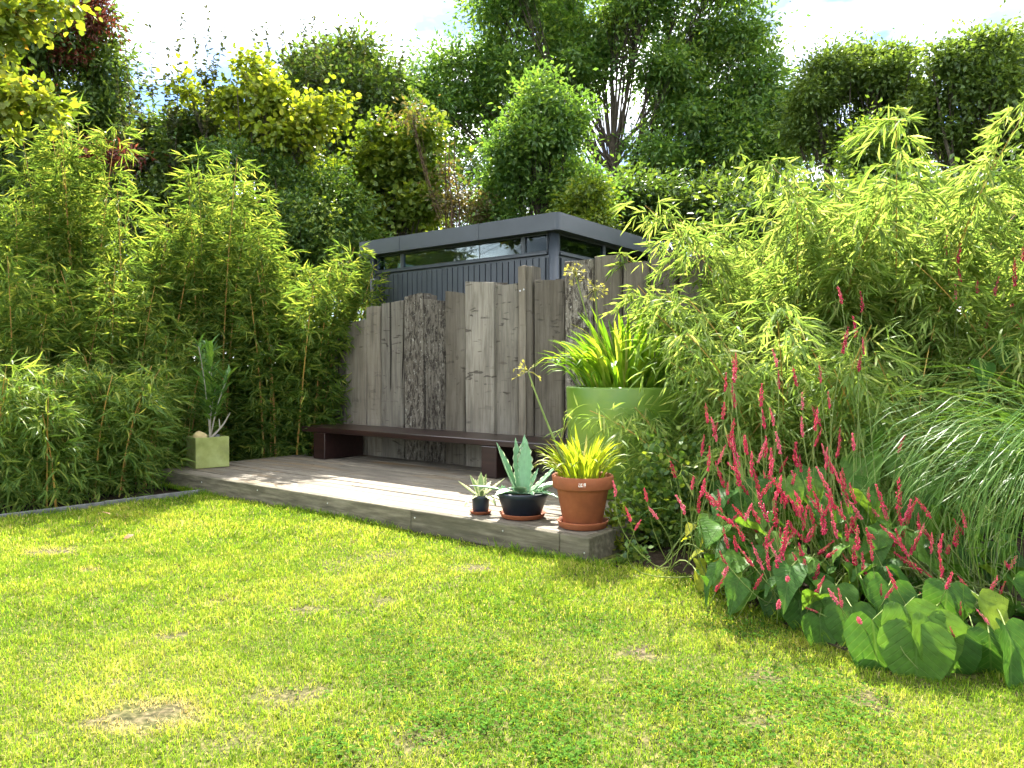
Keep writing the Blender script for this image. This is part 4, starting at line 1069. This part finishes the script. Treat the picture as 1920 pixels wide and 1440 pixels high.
nt_ += tree('round_tree', 'round-crowned tree with a fan of bare stems under its dome', 1600, 23, [
    (1515, 205, 38, 42), (1545, 150, 42, 36), (1600, 122, 52, 28), (1660, 128, 44, 32), (1700, 175, 26, 38), (1505, 250, 28, 32), (1600, 175, 75, 30), (1640, 225, 40, 24), (1700, 245, 24, 38), (1560, 265, 40, 26), (1610, 300, 50, 30), (1690, 310, 30, 30)],
    46000, .17, .085, M['far'], 2, trunk_r=.24, clump=.42, group=BG, per=8, fork=.2, stems=7, fill=.3)
nt_ += tree('round_tree', 'broad dense tree behind the highest bamboo tips by the photo edge', 1840, 21, [
    (1765, 150, 45, 45), (1820, 115, 58, 32), (1895, 108, 60, 34), (1745, 215, 45, 50), (1830, 190, 75, 55), (1915, 195, 65, 65), (1800, 270, 85, 45), (1900, 280, 65, 45), (1960, 150, 60, 60)],
    46000, .17, .09, M['far'], 3, trunk_r=.24, clump=.42, group=BG, per=9, fork=.25, stems=3)
nt_ += tree('slender_tree', 'slender pale green tree between the two round trees', 1640, 16, [(1642, 255, 22, 30), (1635, 300, 40, 40), (1655, 345, 45, 40)], 7000, .12, .06, M['midgreen'], 4, trunk_r=.07, clump=.3, group=BG)
nt_ += tree('dark_tree', 'dark rounded tree with thin shoots above it beyond the bamboo', 650, 24.1, [
    (585, 140, 60, 45), (650, 125, 50, 40), (705, 165, 55, 55), (560, 215, 55, 60), (640, 215, 85, 60), (735, 220, 40, 45), (690, 270, 70, 55), (600, 290, 80, 50)], 42000, 0.214, 0.107, M['dark'], 5, trunk_r=0.249, clump=0.53, group=BG, per=8)
nt_ += tree('pale_ash_sapling', 'upright pale green young tree directly behind the shed roof', 1020, 14, [
    (1020, 160, 16, 30), (1015, 215, 42, 40), (1035, 255, 55, 42), (985, 290, 60, 42), (1055, 310, 60, 45), (955, 345, 50, 42), (1020, 370, 80, 45), (1085, 375, 45, 38), (940, 400, 50, 30)], 40000, .125, .055, M['ash'], 6, trunk_r=.10, clump=.3, group=BG, per=8)
nt_ += tree('elder_bush', 'bright green bush over the shed roof corner', 1108, 12.5, [(1105, 355, 26, 26), (1100, 395, 36, 30), (1120, 420, 40, 25)], 7000, .10, .05, M['maple'], 7, trunk_r=.05, clump=.22, group=BG)
nt_ += tree('dark_bush', 'dark shady bush mass between shed and bamboo', 1270, 16, [
    (1170, 370, 55, 50), (1230, 365, 60, 45), (1320, 385, 80, 45), (1400, 390, 60, 45), (1190, 400, 60, 45), (1270, 400, 90, 50), (1380, 420, 80, 50), (1460, 385, 60, 50), (1490, 420, 70, 45)], 32000, .14, .07, M['dark'], 8, trunk_r=.12, clump=.36, group=BG, per=9)
nt_ += tree('maple_tree', 'yellow-green maple in front of the dark rounded tree', 725, 14.9, [
    (715, 255, 22, 32), (795, 255, 16, 36), (750, 300, 40, 40), (695, 330, 50, 38), (785, 330, 38, 42), (640, 345, 36, 40), (740, 380, 75, 42), (675, 415, 60, 40), (800, 400, 36, 34)], 24000, 0.115, 0.101, M['maple'], 9, trunk_r=0.095, clump=0.32, group=BG, tpl=OVAL, per=7)
nt_ += tree('hop_tangle', 'bright yellow climbing tangle against the sky over the bamboo', 500, 13.7, [
    (480, 130, 26, 36), (505, 180, 40, 40), (545, 225, 42, 40), (435, 200, 24, 42), (355, 165, 16, 26), (590, 240, 34, 34), (470, 250, 50, 36), (625, 200, 20, 26), (530, 290, 60, 36)], 9000, 0.111, 0.098, M['yellow'], 10, trunk_r=0.052, clump=0.26, group=BG, tpl=OVAL, stems=4)
nt_ += tree('privet_shrub', 'mid green small-leaved shrub behind the middle of the bamboo hedge', 520, 13.3, [
    (440, 330, 55, 55), (520, 340, 65, 55), (590, 350, 60, 50), (470, 420, 80, 55), (580, 430, 80, 55), (650, 440, 50, 45), (630, 500, 60, 40), (520, 500, 90, 50), (665, 470, 45, 55), (675, 540, 40, 60), (600, 480, 90, 60), (640, 390, 60, 50), (560, 400, 70, 50)], 50000, 0.098, 0.049, M['shrub'], 11, trunk_r=0.065, clump=0.26, group=BG, stems=5, per=8)
nt_ += tree('holly_shrub', 'dark glossy shrub behind the tall bamboo towers', 290, 14.5, [
    (240, 300, 40, 50), (300, 320, 55, 55), (370, 310, 50, 60), (260, 390, 70, 50), (360, 400, 70, 50), (200, 420, 60, 45), (310, 470, 90, 50), (380, 250, 35, 45), (290, 250, 28, 36)], 44000, 0.121, 0.060, M['dark'], 12, trunk_r=0.085, clump=0.31, group=BG, stems=4, per=8)
nt_ += tree('laurel_tree', 'dark evergreen tree filling the upper photo corner', 60, 15.0, [
    (190, 130, 36, 40), (150, 200, 60, 50), (200, 220, 34, 44), (90, 110, 55, 50), (60, 240, 80, 60), (150, 290, 70, 50), (30, 340, 90, 60), (120, 380, 80, 50), (-40, 180, 80, 80), (10, 60, 60, 55), (20, 450, 100, 50), (180, 60, 30, 40)],
    48000, 0.180, 0.060, M['dark'], 13, trunk_r=0.240, clump=0.41, group=BG, per=8)
nt_ += tree('copper_plum', 'copper-red leaved tree reaching over the dark evergreen', -160, 14.6, [
    (165, 20, 34, 30), (190, 50, 30, 18), (120, 75, 46, 20), (85, 85, 40, 16), (60, 172, 46, 9), (130, 105, 24, 12), (20, 170, 30, 10), (70, 120, 10, 10)], 6500, 0.138, 0.041, M['red'], 14, 'bark_brown', trunk_r=0.069, clump=0.22, group=BG, fill=.8, lean=.0, fork=.9)
nt_ += tree('copper_plum', 'small copper-brown sprays low behind the tall bamboo', 215, 13.0, [(180, 288, 26, 9), (240, 292, 26, 9)], 600, 0.121, 0.041, M['red'], 21, 'bark_brown', trunk_r=0.041, clump=0.18, group=BG, fill=.8)
nt_ += tree('hazel_tree', 'large-leaved yellowing hazel branches in the topmost photo corner', -330, 6.8, [
    (30, 20, 50, 22), (95, 10, 36, 16), (20, 60, 30, 30), (60, 50, 30, 20), (40, 195, 52, 20), (15, 225, 36, 18), (95, 200, 20, 12), (10, 105, 22, 20)], 1900, .085, .06, M['hazel'], 15, 'bark_brown', trunk_r=.022, clump=.14, group=BG, tpl=OVAL, fill=.9, lean=0, fork=.97)
nt_ += tree('dry_shrub', 'sparse brownish twiggy shrub between maple and shed roof', 860, 13.8, [(838, 320, 12, 24), (850, 375, 20, 26), (775, 225, 12, 20), (900, 390, 30, 25)], 1700, 0.094, 0.055, M['brownish'], 16, 'bark_brown', trunk_r=0.055, clump=0.29, group=BG, fill=.8, stems=3)
for i, (px, Y, lob, lab) in enumerate([
        (1480, 9.5, [(1420, 420, 70, 60), (1500, 430, 90, 70), (1440, 520, 90, 70)], 'dark hedge shrub glimpsed behind the arching bamboo'),
        (1680, 9.5, [(1630, 410, 90, 60), (1740, 400, 90, 60), (1680, 500, 110, 80)], 'dark hedge shrub under the slender tree'),
        (1880, 9.5, [(1840, 400, 90, 60), (1930, 390, 90, 70), (1880, 500, 110, 80)], 'dark hedge shrub at the photo edge behind the bamboo'),
        (90, 13.5, [(60, 480, 110, 60), (180, 500, 90, 60), (80, 580, 140, 70)], 'dark hedge shrub glimpsed through the tall bamboo'),
        (420, 13.5, [(360, 540, 110, 70), (500, 560, 110, 60)], 'dark hedge shrub low behind the oleander'),
        (600, 15, [(540, 470, 90, 70), (620, 480, 90, 70), (680, 450, 70, 60)], 'dark hedge shrub showing between the bamboo and the shed'),
        (230, 12.4, [(160, 570, 90, 60), (260, 590, 100, 70), (340, 610, 90, 70), (220, 660, 150, 50)], 'dark hedge shrub behind the two bamboo towers'),
        (10, 12.4, [(0, 610, 120, 80), (90, 660, 120, 50), (-30, 520, 80, 60)], 'dark hedge shrub in the gap by the photo edge'),
        (860, 24, [(800, 340, 60, 50), (870, 330, 60, 60), (930, 330, 60, 50), (820, 420, 80, 50), (910, 410, 80, 50)], 'soft dark tree mass low behind the shed roof'),
        (1760, 15, [(1700, 380, 70, 40), (1800, 375, 80, 40), (1900, 370, 80, 45), (1560, 385, 70, 36)], 'dark shrub mass under the round trees')]):
    nt_ += tree('hedge_shrub', lab, px, Y, lob, 9500, .12, .06, M['dark'], 40 + i, trunk_r=.05, clump=.36, cat='shrub', group='dark shrubs behind the bamboo', stems=3, per=8)

# tall upright wispy shoots against the sky
def wispy(name, label, root_px, Y, tops, seed, low, lw=.05):
    rr = np.random.default_rng(seed); rx0 = (root_px - 960) / FOC * Y
    e = empty(name, (rx0, Y, -.1)); tag(e, label, 'shrub', 'wispy shoots against the sky'); org = np.array([rx0, Y, -.1])
    P, D = [], []
    for px, py in tops:
        tp = at(px, py, Y + rr.uniform(-.6, .6)) - org
        b = np.array([rr.normal(0, .3) + tp[0] * .55, rr.normal(0, .3), 0])
        tt = np.linspace(0, 1, 10)[:, None]; md = b * .4 + tp * .6 + np.array([(b[0] - tp[0]) * .2, 0, 0])
        pts = (1 - tt) ** 2 * b + 2 * tt * (1 - tt) * md + tt ** 2 * tp
        mb = MB(); mb.tube(pts, np.linspace(.016, .003, 10), 5); link('stem', mb.mesh('stem', M['bark']), e)
        zl = low * tp[2]
        for k in range(14):      # side shoots
            q = rr.uniform(.45, .88); s0 = pts[int(q * 9)]
            a = rr.uniform(0, 6.28); l = rr.uniform(.25, .75) * (1.15 - q) * 2.0
            e2 = s0 + np.array([math.cos(a) * l * .5, math.sin(a) * l * .5, l])
            for s in np.linspace(.1, 1, int(26 * l) + 4):
                P.append(s0 + (e2 - s0) * s); D.append(rr.normal(0, 1, 3) * np.array([1, 1, .4]) + np.array([0, 0, .2]))
        for s in np.linspace(low, 1, 90):
            i = min(8, int(s * 9)); f = s * 9 - i
            P.append(pts[i] * (1 - f) + pts[i + 1] * f + rr.normal(0, .012, 3)); D.append(rr.normal(0, 1, 3) * np.array([1, 1, .4]))
    P, D = np.array(P), np.array(D)
    link('foliage', leaves('foliage', P, D, rr.uniform(.4, 1.2, len(P)) * lw, rr.uniform(.4, 1, len(P)) * lw * .6, M['wispy'], KITE), e)
wispy('wispy_shrub', 'wispy dark shoots standing against the blue gap in the clouds', 320, 14, [(285, 42), (345, 32), (394, 18), (240, 72), (425, 62), (262, 120), (372, 70), (318, 90), (310, 150), (405, 110), (450, 90), (225, 150)], 31, .5, .13)
wispy('wispy_shrub', 'wispy pale shoots rising over the dark rounded tree', 600, 22, [(500, 45), (532, 55), (570, 30), (590, 28), (612, 60), (640, 52), (664, 50), (690, 62), (717, 88), (756, 100), (550, 75), (480, 60)], 32, .70, .18)

# ------------------------------------------------------------------ right border: knotweed with red spikes
def heart_leaf(name, mat, curl, fold, wid):
    """pointed heart-shaped leaf of unit length along +x"""
    rows = [(-.10, .16), (-.06, .30), (.05, .40), (.2, .44), (.36, .41), (.52, .33), (.68, .23), (.83, .115), (.93, .045), (1.0, .004)]
    V, F = [], []
    for x, w_ in rows:
        w_ *= wid
        for y in (-1, -.5, 0, .5, 1):
            xx = x if not (y == 0 and x < 0) else 0.0
            if abs(y) == .5 and x < 0: xx = x * .6
            z = fold * abs(y) ** 1.5 * w_ - curl * max(0, xx) ** 2 + (.035 * math.sin(xx * 17 + y * 2 + curl * 9)) * abs(y) + .02 * math.sin(xx * 9 + curl * 20)
            V.append((xx, y * w_, z))
    for i in range(len(rows) - 1):
        for j in range(4):
            F.append((i * 5 + j, i * 5 + j + 1, (i + 1) * 5 + j + 1, (i + 1) * 5 + j))
    return mesh_np(name, np.array(V), np.array(F), mat, smooth=True)
HL = [heart_leaf('heart_leaf', M['big_leaf'], c, f, w_) for c, f, w_ in ((.3, .35, 1.0), (.5, .2, .9), (.15, .5, .95), (.7, .35, .85), (.35, -.15, .95), (.9, .3, .9))]
HY = heart_leaf('heart_leaf_yellow', M['big_leaf_y'], .3, .3, .75)

def spike_mesh(seed, curve):
    """flower spike of unit length along +z made of many small florets"""
    rr = np.random.default_rng(seed); V, F = [], []
    oc = np.array([[1, 0, 0], [-1, 0, 0], [0, 1, 0], [0, -1, 0], [0, 0, 1.3], [0, 0, -.8]], float)
    of = [(0, 2, 4), (2, 1, 4), (1, 3, 4), (3, 0, 4), (2, 0, 5), (1, 2, 5), (3, 1, 5), (0, 3, 5)]
    n = 64
    for i in range(n):
        t = i / n + rr.normal(0, .012); a = i * 2.4
        lump = .8 + .35 * math.sin(t * 19 + seed * 2.1)
        r = .082 * (1 - .8 * t ** 4) * (.55 + .45 * min(1, t * 6)) * rr.uniform(.55, 1.3) * lump
        s = .046 * (1 - .55 * t ** 2) * rr.uniform(.55, 1.25)
        c = np.array([r * math.cos(a) + curve * t * t, r * math.sin(a), t])
        b = len(V); V += list(oc * s + c + rr.normal(0, .006, (6, 3)))
        F += [(x + b, y + b, z + b) for x, y, z in of]
    return mesh_np('flower_spike', np.array(V), np.array(F), M['flower'])
SM = [spike_mesh(s, c) for s, c in ((1, .0), (2, .12), (3, -.15), (4, .25), (5, .05))]

def knotweed(name, label, center, spikes, leaf_spec, seed, group='red flowering knotweed in the border'):
    """spikes: photo px, py (middle of the spike), distance, length in px; leaf_spec: list of (px, py, Y, length, yaw_deg, pitch_deg, yellow)"""
    rr = random.Random(seed)
    e = empty(name, (center[0], center[1], .03)); tag(e, label, 'flowering plant', group)
    org = np.array([center[0], center[1], .03]); mb = MB()
    for px, py, Y, lp_ in spikes:
        p = at(px, py, Y) - org; L = lp_ / FOC * Y * rr.uniform(.7, .95)
        root = np.array([p[0] * .25 + rr.gauss(0, .12), p[1] * .25 + rr.gauss(0, .1) + .15, 0.0])
        d = p - root; d[2] = max(d[2], .05)
        dirv = unit(np.array([d[0] * .35 + rr.gauss(0, .16), d[1] * .2 + rr.gauss(0, .14), max(.3, d[2])]))
        b = p - dirv * L * .5
        tt = np.linspace(0, 1, 8)[:, None]; md = b - dirv * np.linalg.norm(b - root) * .45
        pts = (1 - tt) ** 2 * root + 2 * tt * (1 - tt) * md + tt ** 2 * b
        mb.tube(np.concatenate([pts, [b + dirv * L * .9]]), np.linspace(.0032, .0014, 9), 4)
        o = link('flower_spike', rr.choice(SM), e, tuple(b)); o.rotation_mode = 'QUATERNION'
        o.rotation_quaternion = Vector(dirv).to_track_quat('Z', 'Y') @ Quaternion((0, 0, 1), rr.uniform(0, 6.28))
        wd = rr.uniform(.65, .98) * (1 if L > .1 else 1.15); o.scale = (L * wd, L * wd, L)
    for px, py, Y, L, yaw, pit, yel in leaf_spec:
        p = at(px, py, Y) - org
        if p[2] < .02: p[2] = .02
        o = link('leaf', HY if yel else rr.choice(HL), e, tuple(p))
        o.rotation_euler = (rr.uniform(-.35, .35), math.radians(pit), math.radians(yaw)); o.scale = (L, L * rr.uniform(.85, 1.1), L)
        root = np.array([p[0] * .3 + rr.gauss(0, .1), p[1] * .3 + .2 + rr.gauss(0, .08), 0.0])
        tt = np.linspace(0, 1, 6)[:, None]; md = (root + p) / 2 + np.array([0, 0, .12])
        pts = (1 - tt) ** 2 * root + 2 * tt * (1 - tt) * md + tt ** 2 * p
        mb.tube(pts, np.linspace(.004, .0022, 6), 4)
    link('stems', mb.mesh('stems', M['stem_green']), e)

# spikes read off the photograph, one by one
spk = [(1262, 880, 48), (1212, 928, 40), (1225, 962, 44), (1280, 945, 55), (1197, 985, 34), (1155, 915, 46), (1180, 965, 40), (1300, 905, 40),
       (1325, 775, 50), (1340, 805, 52), (1318, 835, 55), (1378, 695, 50), (1362, 715, 48), (1380, 680, 40), (1375, 735, 42), (1357, 770, 40), (1330, 860, 56),
       (1428, 740, 52), (1432, 785, 48), (1455, 670, 40), (1460, 712, 44), (1490, 705, 52), (1538, 700, 46), (1610, 680, 40), (1575, 553, 48), (1617, 565, 48), (1605, 612, 52), (1585, 637, 56), (1618, 648, 40),
       (1530, 780, 44), (1503, 800, 46), (1535, 820, 44), (1555, 750, 40), (1505, 752, 40), (1450, 780, 40), (1570, 890, 36), (1372, 810, 60), (1378, 850, 66), (1400, 830, 50), (1385, 885, 60), (1410, 870, 60), (1430, 845, 55),
       (1460, 830, 52), (1447, 865, 66), (1470, 870, 60), (1490, 850, 60), (1395, 915, 50), (1420, 905, 62), (1440, 915, 66), (1465, 920, 80), (1430, 950, 64), (1455, 960, 70), (1490, 900, 52), (1350, 890, 58), (1365, 925, 56),
       (1330, 930, 54), (1345, 945, 50), (1320, 915, 50), (1310, 945, 50), (1385, 960, 56), (1410, 985, 60), (1500, 940, 62), (1510, 970, 66), (1530, 945, 60), (1545, 975, 64), (1560, 940, 60), (1565, 985, 70), (1520, 1005, 60), (1495, 1000, 60),
       (1475, 1005, 80), (1470, 1035, 76), (1440, 1010, 60), (1505, 1040, 70), (1510, 1060, 56), (1550, 1030, 56), (1580, 960, 52), (1605, 955, 56), (1600, 985, 66), (1610, 1010, 64), (1630, 930, 44), (1655, 940, 74), (1690, 930, 76), (1660, 960, 50),
       (1725, 985, 60), (1740, 1000, 56), (1720, 1020, 64), (1690, 1020, 60), (1705, 1055, 80), (1640, 1010, 60), (1560, 1040, 44), (1380, 1020, 60), (1400, 1045, 56), (1360, 1010, 48), (1390, 1000, 50), (1440, 1045, 56), (1460, 1065, 60), (1480, 1085, 50),
       (1540, 1100, 56), (1565, 1120, 50), (1580, 1125, 44), (1525, 1145, 34), (1355, 1048, 36), (1675, 1085, 66), (1672, 1110, 44), (1780, 1030, 50), (1770, 1060, 60), (1785, 1090, 50), (1745, 1080, 36), (1880, 1115, 66), (1870, 1095, 44),
       (1905, 1055, 50), (1890, 1060, 40), (1805, 1145, 44), (1850, 1160, 40), (1790, 1190, 36), (1605, 1188, 28), (1740, 1125, 32), (1810, 1095, 36), (1545, 900, 60), (1580, 905, 50), (1560, 870, 44), (1520, 900, 50), (1600, 925, 44), (1640, 960, 40), (1590, 1050, 40), (1620, 1060, 48), (1500, 870, 44)]
def spk_depth(px, py):
    f = (py - 650) / 500.0
    return 4.3 - 1.4 * min(1.1, max(-.3, f)) + R.uniform(-.2, .1) - .0002 * (px - 1400)
_r2 = random.Random(5)
for _ in range(80):
    _x = _r2.gauss(1520, 140); _y = 965 + (_x - 1500) * .14 + _r2.gauss(0, 80)
    if 1290 < _x < 1860: spk.append((_x, _y, _r2.uniform(34, 58)))
sp_all = [(px, py, spk_depth(px, py), l) for px, py, l in spk]
lv = []
# the big leaves that hang at the lawn edge, read off the photograph
for px, py, Y, L, yaw, pit, yel in [
        (1425, 1108, 3.35, .20, 195, 22, 0), (1470, 1105, 3.3, .22, 235, 48, 0), (1500, 1130, 3.2, .2, 270, 52, 0), (1540, 1160, 3.0, .17, 255, 60, 0), (1600, 1140, 2.95, .22, 250, 62, 0), (1640, 1190, 2.8, .2, 265, 72, 0),
        (1640, 1165, 2.75, .28, 262, 64, 0), (1700, 1140, 2.75, .26, 285, 66, 0), (1720, 1180, 2.68, .27, 250, 70, 0), (1745, 1160, 2.7, .25, 290, 66, 0), (1790, 1190, 2.68, .22, 265, 74, 0), (1830, 1180, 2.7, .2, 280, 70, 0),
        (1890, 1175, 2.6, .26, 275, 64, 0), (1860, 1190, 2.65, .2, 250, 72, 0), (1905, 1090, 2.9, .2, 300, 45, 0), (1570, 1100, 3.1, .2, 235, 55, 0), (1620, 1090, 3.0, .24, 290, 50, 0), (1670, 1100, 2.95, .22, 250, 58, 0),
        (1400, 1075, 3.5, .16, 215, 40, 0), (1375, 1060, 3.6, .17, 200, 40, 0), (1440, 1060, 3.4, .2, 250, 40, 0), (1520, 1080, 3.2, .22, 300, 40, 0), (1480, 1050, 3.4, .18, 330, 35, 0), (1780, 1100, 2.9, .22, 240, 50, 0), (1840, 1120, 2.8, .22, 300, 55, 0),
        (1620, 860, 4.3, .30, 240, 35, 0), (1600, 900, 4.1, .3, 300, 30, 0), (1650, 800, 4.4, .26, 210, 28, 0), (1560, 930, 3.9, .22, 200, 20, 0), (1520, 880, 4.1, .22, 250, 35, 0), (1610, 950, 3.8, .2, 260, 30, 0), (1700, 850, 4.3, .28, 250, 40, 0), (1740, 900, 4.1, .26, 230, 40, 0),
        (1440, 900, 4.2, .2, 230, 30, 0), (1420, 960, 3.9, .18, 200, 30, 0), (1360, 980, 3.95, .16, 210, 30, 0), (1330, 1000, 3.9, .14, 230, 30, 0)]:
    lv.append((px, py, Y, L, yaw, pit, yel))
lr_ = random.Random(21)
for i in range(190):
    px = lr_.uniform(1310, 1915); f = lr_.random()
    py0 = 860 + (px - 1310) * .16; py1 = 1080 + (px - 1310) * .18
    py = py0 + (py1 - py0) * f
    Y = max(2.8, 4.75 - 1.65 * f - .0004 * (px - 1310) + lr_.uniform(-.1, .25))
    lv.append((px, py, Y, lr_.uniform(.08, .2), lr_.choice((lr_.uniform(190, 350), lr_.uniform(0, 360))), lr_.uniform(8, 58), 0))
for i in range(70):
    px = lr_.uniform(1350, 1760); py = 930 + (px - 1350) * .12 + lr_.uniform(-50, 120)
    lv.append((px, py, spk_depth(px, py) + lr_.uniform(.1, .3), lr_.uniform(.1, .19), lr_.uniform(180, 360), lr_.uniform(0, 45), 0))
yl = [(1300, 985, 3.9, .09, 230, 20, 1), (1318, 1035, 3.75, .085, 200, 10, 1), (1330, 1000, 3.8, .1, 160, 50, 1), (1322, 1070, 3.7, .13, 240, 45, 1), (1310, 1050, 3.75, .1, 280, 30, 1), (1340, 985, 3.8, .09, 60, 10, 1), (1345, 1050, 3.7, .1, 265, 65, 1), (1295, 1010, 3.85, .07, 120, 10, 1)]
cuts = [(0, 1335), (1335, 1485), (1485, 1640), (1640, 2000)]
labs = ['sparse red-spiked knotweed with yellow leaves leaning to the deck corner', 'thick clump of red knotweed spikes before the bamboo', 'red knotweed with large hanging heart leaves at the lawn edge', 'red knotweed under the pale striped grass with big hanging leaves']
cent = [(1.05, 4.0), (1.45, 3.9), (1.85, 3.75), (2.15, 3.3)]
for (a, b), lab, c in zip(cuts, labs, cent):
    knotweed('knotweed', lab, c, [s for s in sp_all if a <= s[0] < b], [l for l in lv if a <= l[0] < b] + ([y_ for y_ in yl] if a == 0 else []), int(a) + 3)
# red flowers high at the back on the right
bk = [(1795, 475, 5.1, 40), (1800, 520, 5.1, 44), (1790, 545, 5.0, 40), (1830, 540, 5.0, 36), (1865, 535, 5.0, 40), (1900, 510, 5.0, 60), (1915, 470, 5.0, 44), (1895, 570, 5.0, 36), (1770, 460, 5.2, 40), (1850, 600, 4.9, 36), (1912, 600, 4.9, 40)]
knotweed('knotweed', 'red spikes standing high in the bamboo at the photo edge', (3.0, 4.75), bk, [(1880, 640, 4.8, .2, 230, 30, 0), (1840, 680, 4.7, .2, 250, 30, 0)], 77)

# ------------------------------------------------------------------ pale striped ornamental grass
def fountain_grass(name, label, base, n, Lr, seed, bias, W=.010):
    rr = np.random.default_rng(seed)
    e = empty(name, (base[0], base[1], .03)); tag(e, label, 'ornamental grass')
    seg = 9; V, F, RN = [], [], []
    for i in range(n):
        az = rr.normal(bias[0], bias[1]); L = rr.uniform(*Lr)
        a = math.radians(rr.uniform(72, 90)); bend = rr.uniform(2.6, 3.7); x = 0.0
        p = np.array([rr.normal(0, .09), rr.normal(0, .09), 0.0]); ca, sa = math.cos(az), math.sin(az)
        side = np.array([-sa, ca, 0]); tw = rr.uniform(-.7, .7); side = side * math.cos(tw) + np.array([0, 0, 1]) * math.sin(tw)
        b = len(V); ww = W * rr.uniform(.6, 1.25)
        for k in range(seg + 1):
            t_ = k / seg; w_ = ww * .5 * (1 - .92 * t_ ** 2.5)
            V += [p - side * w_, p + side * w_]
            a -= bend / seg * (.25 + 1.5 * t_)
            p = p + np.array([ca * math.cos(a), sa * math.cos(a), math.sin(a)]) * L / seg
        for k in range(seg): F.append((b + 2 * k, b + 2 * k + 1, b + 2 * k + 3, b + 2 * k + 2))
        RN += [rr.beta(2, 2)] * (2 * (seg + 1))
    V = np.array(V); V[:, 2] = np.maximum(V[:, 2], .0)
    o = link('blades', mesh_np('blades', V, np.array(F), M['zebra'], rnd=np.array(RN), smooth=True), e); o['kind'] = 'stuff'
fountain_grass('fountain_grass', 'pale striped ornamental grass cascading over the red flowers', (2.86, 3.42), 560, (1.35, 2.15), 5, (math.radians(200), .75), .0085)
fountain_grass('fountain_grass', 'small tuft of arching grass among the red flowers', (1.25, 4.3), 70, (.35, .7), 6, (math.radians(210), 1.2), .007)

# low leafy shrub between deck corner and flowers
def low_shrub(name, label, center, rad, n, L, W, mat, seed, z=.0, tpl=OVAL):
    rr = np.random.default_rng(seed); e = empty(name, (center[0], center[1], z)); tag(e, label, 'shrub', 'low plants at the deck corner')
    mb = MB(); P, D = [], []
    ns = max(5, n // 60)
    for s in range(ns):
        d = unit(rr.normal(0, 1, 3) + np.array([0, 0, .6])); d[2] = abs(d[2])
        e1 = d * np.array(rad) * rr.uniform(.55, 1.05); b0_ = rr.normal(0, .03, 3) * np.array([1, 1, 0])
        m1 = (b0_ + e1) / 2 + np.array([0, 0, .2 * rad[2]])
        tt = np.linspace(0, 1, 6)[:, None]; pts = (1 - tt) ** 2 * b0_ + 2 * tt * (1 - tt) * m1 + tt ** 2 * e1
        mb.tube(pts, np.linspace(.004, .0015, 6), 4)
        for k in range(n // ns):
            q = pts[rr.integers(2, 6)]; P.append(q + rr.normal(0, .22, 3) * np.array(rad) * .5); D.append(unit(P[-1]) + rr.normal(0, .5, 3))
    P, D = np.array(P), np.array(D); P[:, 2] = np.maximum(P[:, 2], .01)
    link('stems', mb.mesh('stems', M['stem_green']), e)
    o = link('foliage', leaves('foliage', P, D, L * rr.uniform(.6, 1.2, len(P)), W * rr.uniform(.6, 1.2, len(P)), mat, tpl), e); o['kind'] = 'stuff'
low_shrub('cranesbill', 'low leafy green plant beside the deck corner', (.98, 4.62), (.42, .4, .62), 2600, .042, .036, M['shrub'], 51)
low_shrub('cranesbill', 'taller leafy green plant between lime planter and red flowers', (1.25, 4.9), (.45, .4, .8), 2600, .045, .036, M['shrub'], 52)
low_shrub('golden_marjoram', 'small golden-leaved plant creeping over the deck edge', (.66, 4.55), (.16, .14, .26), 420, .035, .03, M['yellow'], 53, .02)
low_shrub('sedum', 'tiny round-leaved rosettes on the soil by the deck side', (.72, 4.16), (.14, .1, .12), 160, .035, .03, M['shrub'], 54)

# a few fallen leaves
fl = leaves('fallen_leaf', np.zeros((1, 3)), np.array([[1.0, 0, 0]]), 1.0, .55, M['dry'], OVAL, np.array([.5]), np.array([[0, 0, 1.0]]))
for p, s, lab in [(on_ground(230, 1012, .035), .075, 'curled brown leaf lying on the lawn'), (tuple(DK(4.25, 1.55, DZ + .006)), .10, 'pale fallen leaf on the shaded deck boards'), (tuple(DK(3.95, 1.1, DZ + .006)), .05, 'tiny fallen leaf on the deck before the bench leg'),
                  (on_ground(205, 965, .06), .09, 'tan fallen leaf caught below the low bamboo')]:
    o = link('fallen_leaf', fl, None, tuple(p), (R.uniform(-.4, .4), R.uniform(-.3, .3), R.uniform(0, 6)), (s, s, s)); tag(o, lab, 'leaf', 'fallen leaves')
print('tree leaves', nt_)
tot = 0
seen = set()
for o in bpy.data.objects:
    if o.type == 'MESH' and o.data.name not in seen:
        seen.add(o.data.name); tot += sum(1 for _ in ()) or len(o.data.loops) - 2 * len(o.data.polygons)
print('triangles', tot, 'objects', len(bpy.data.objects))
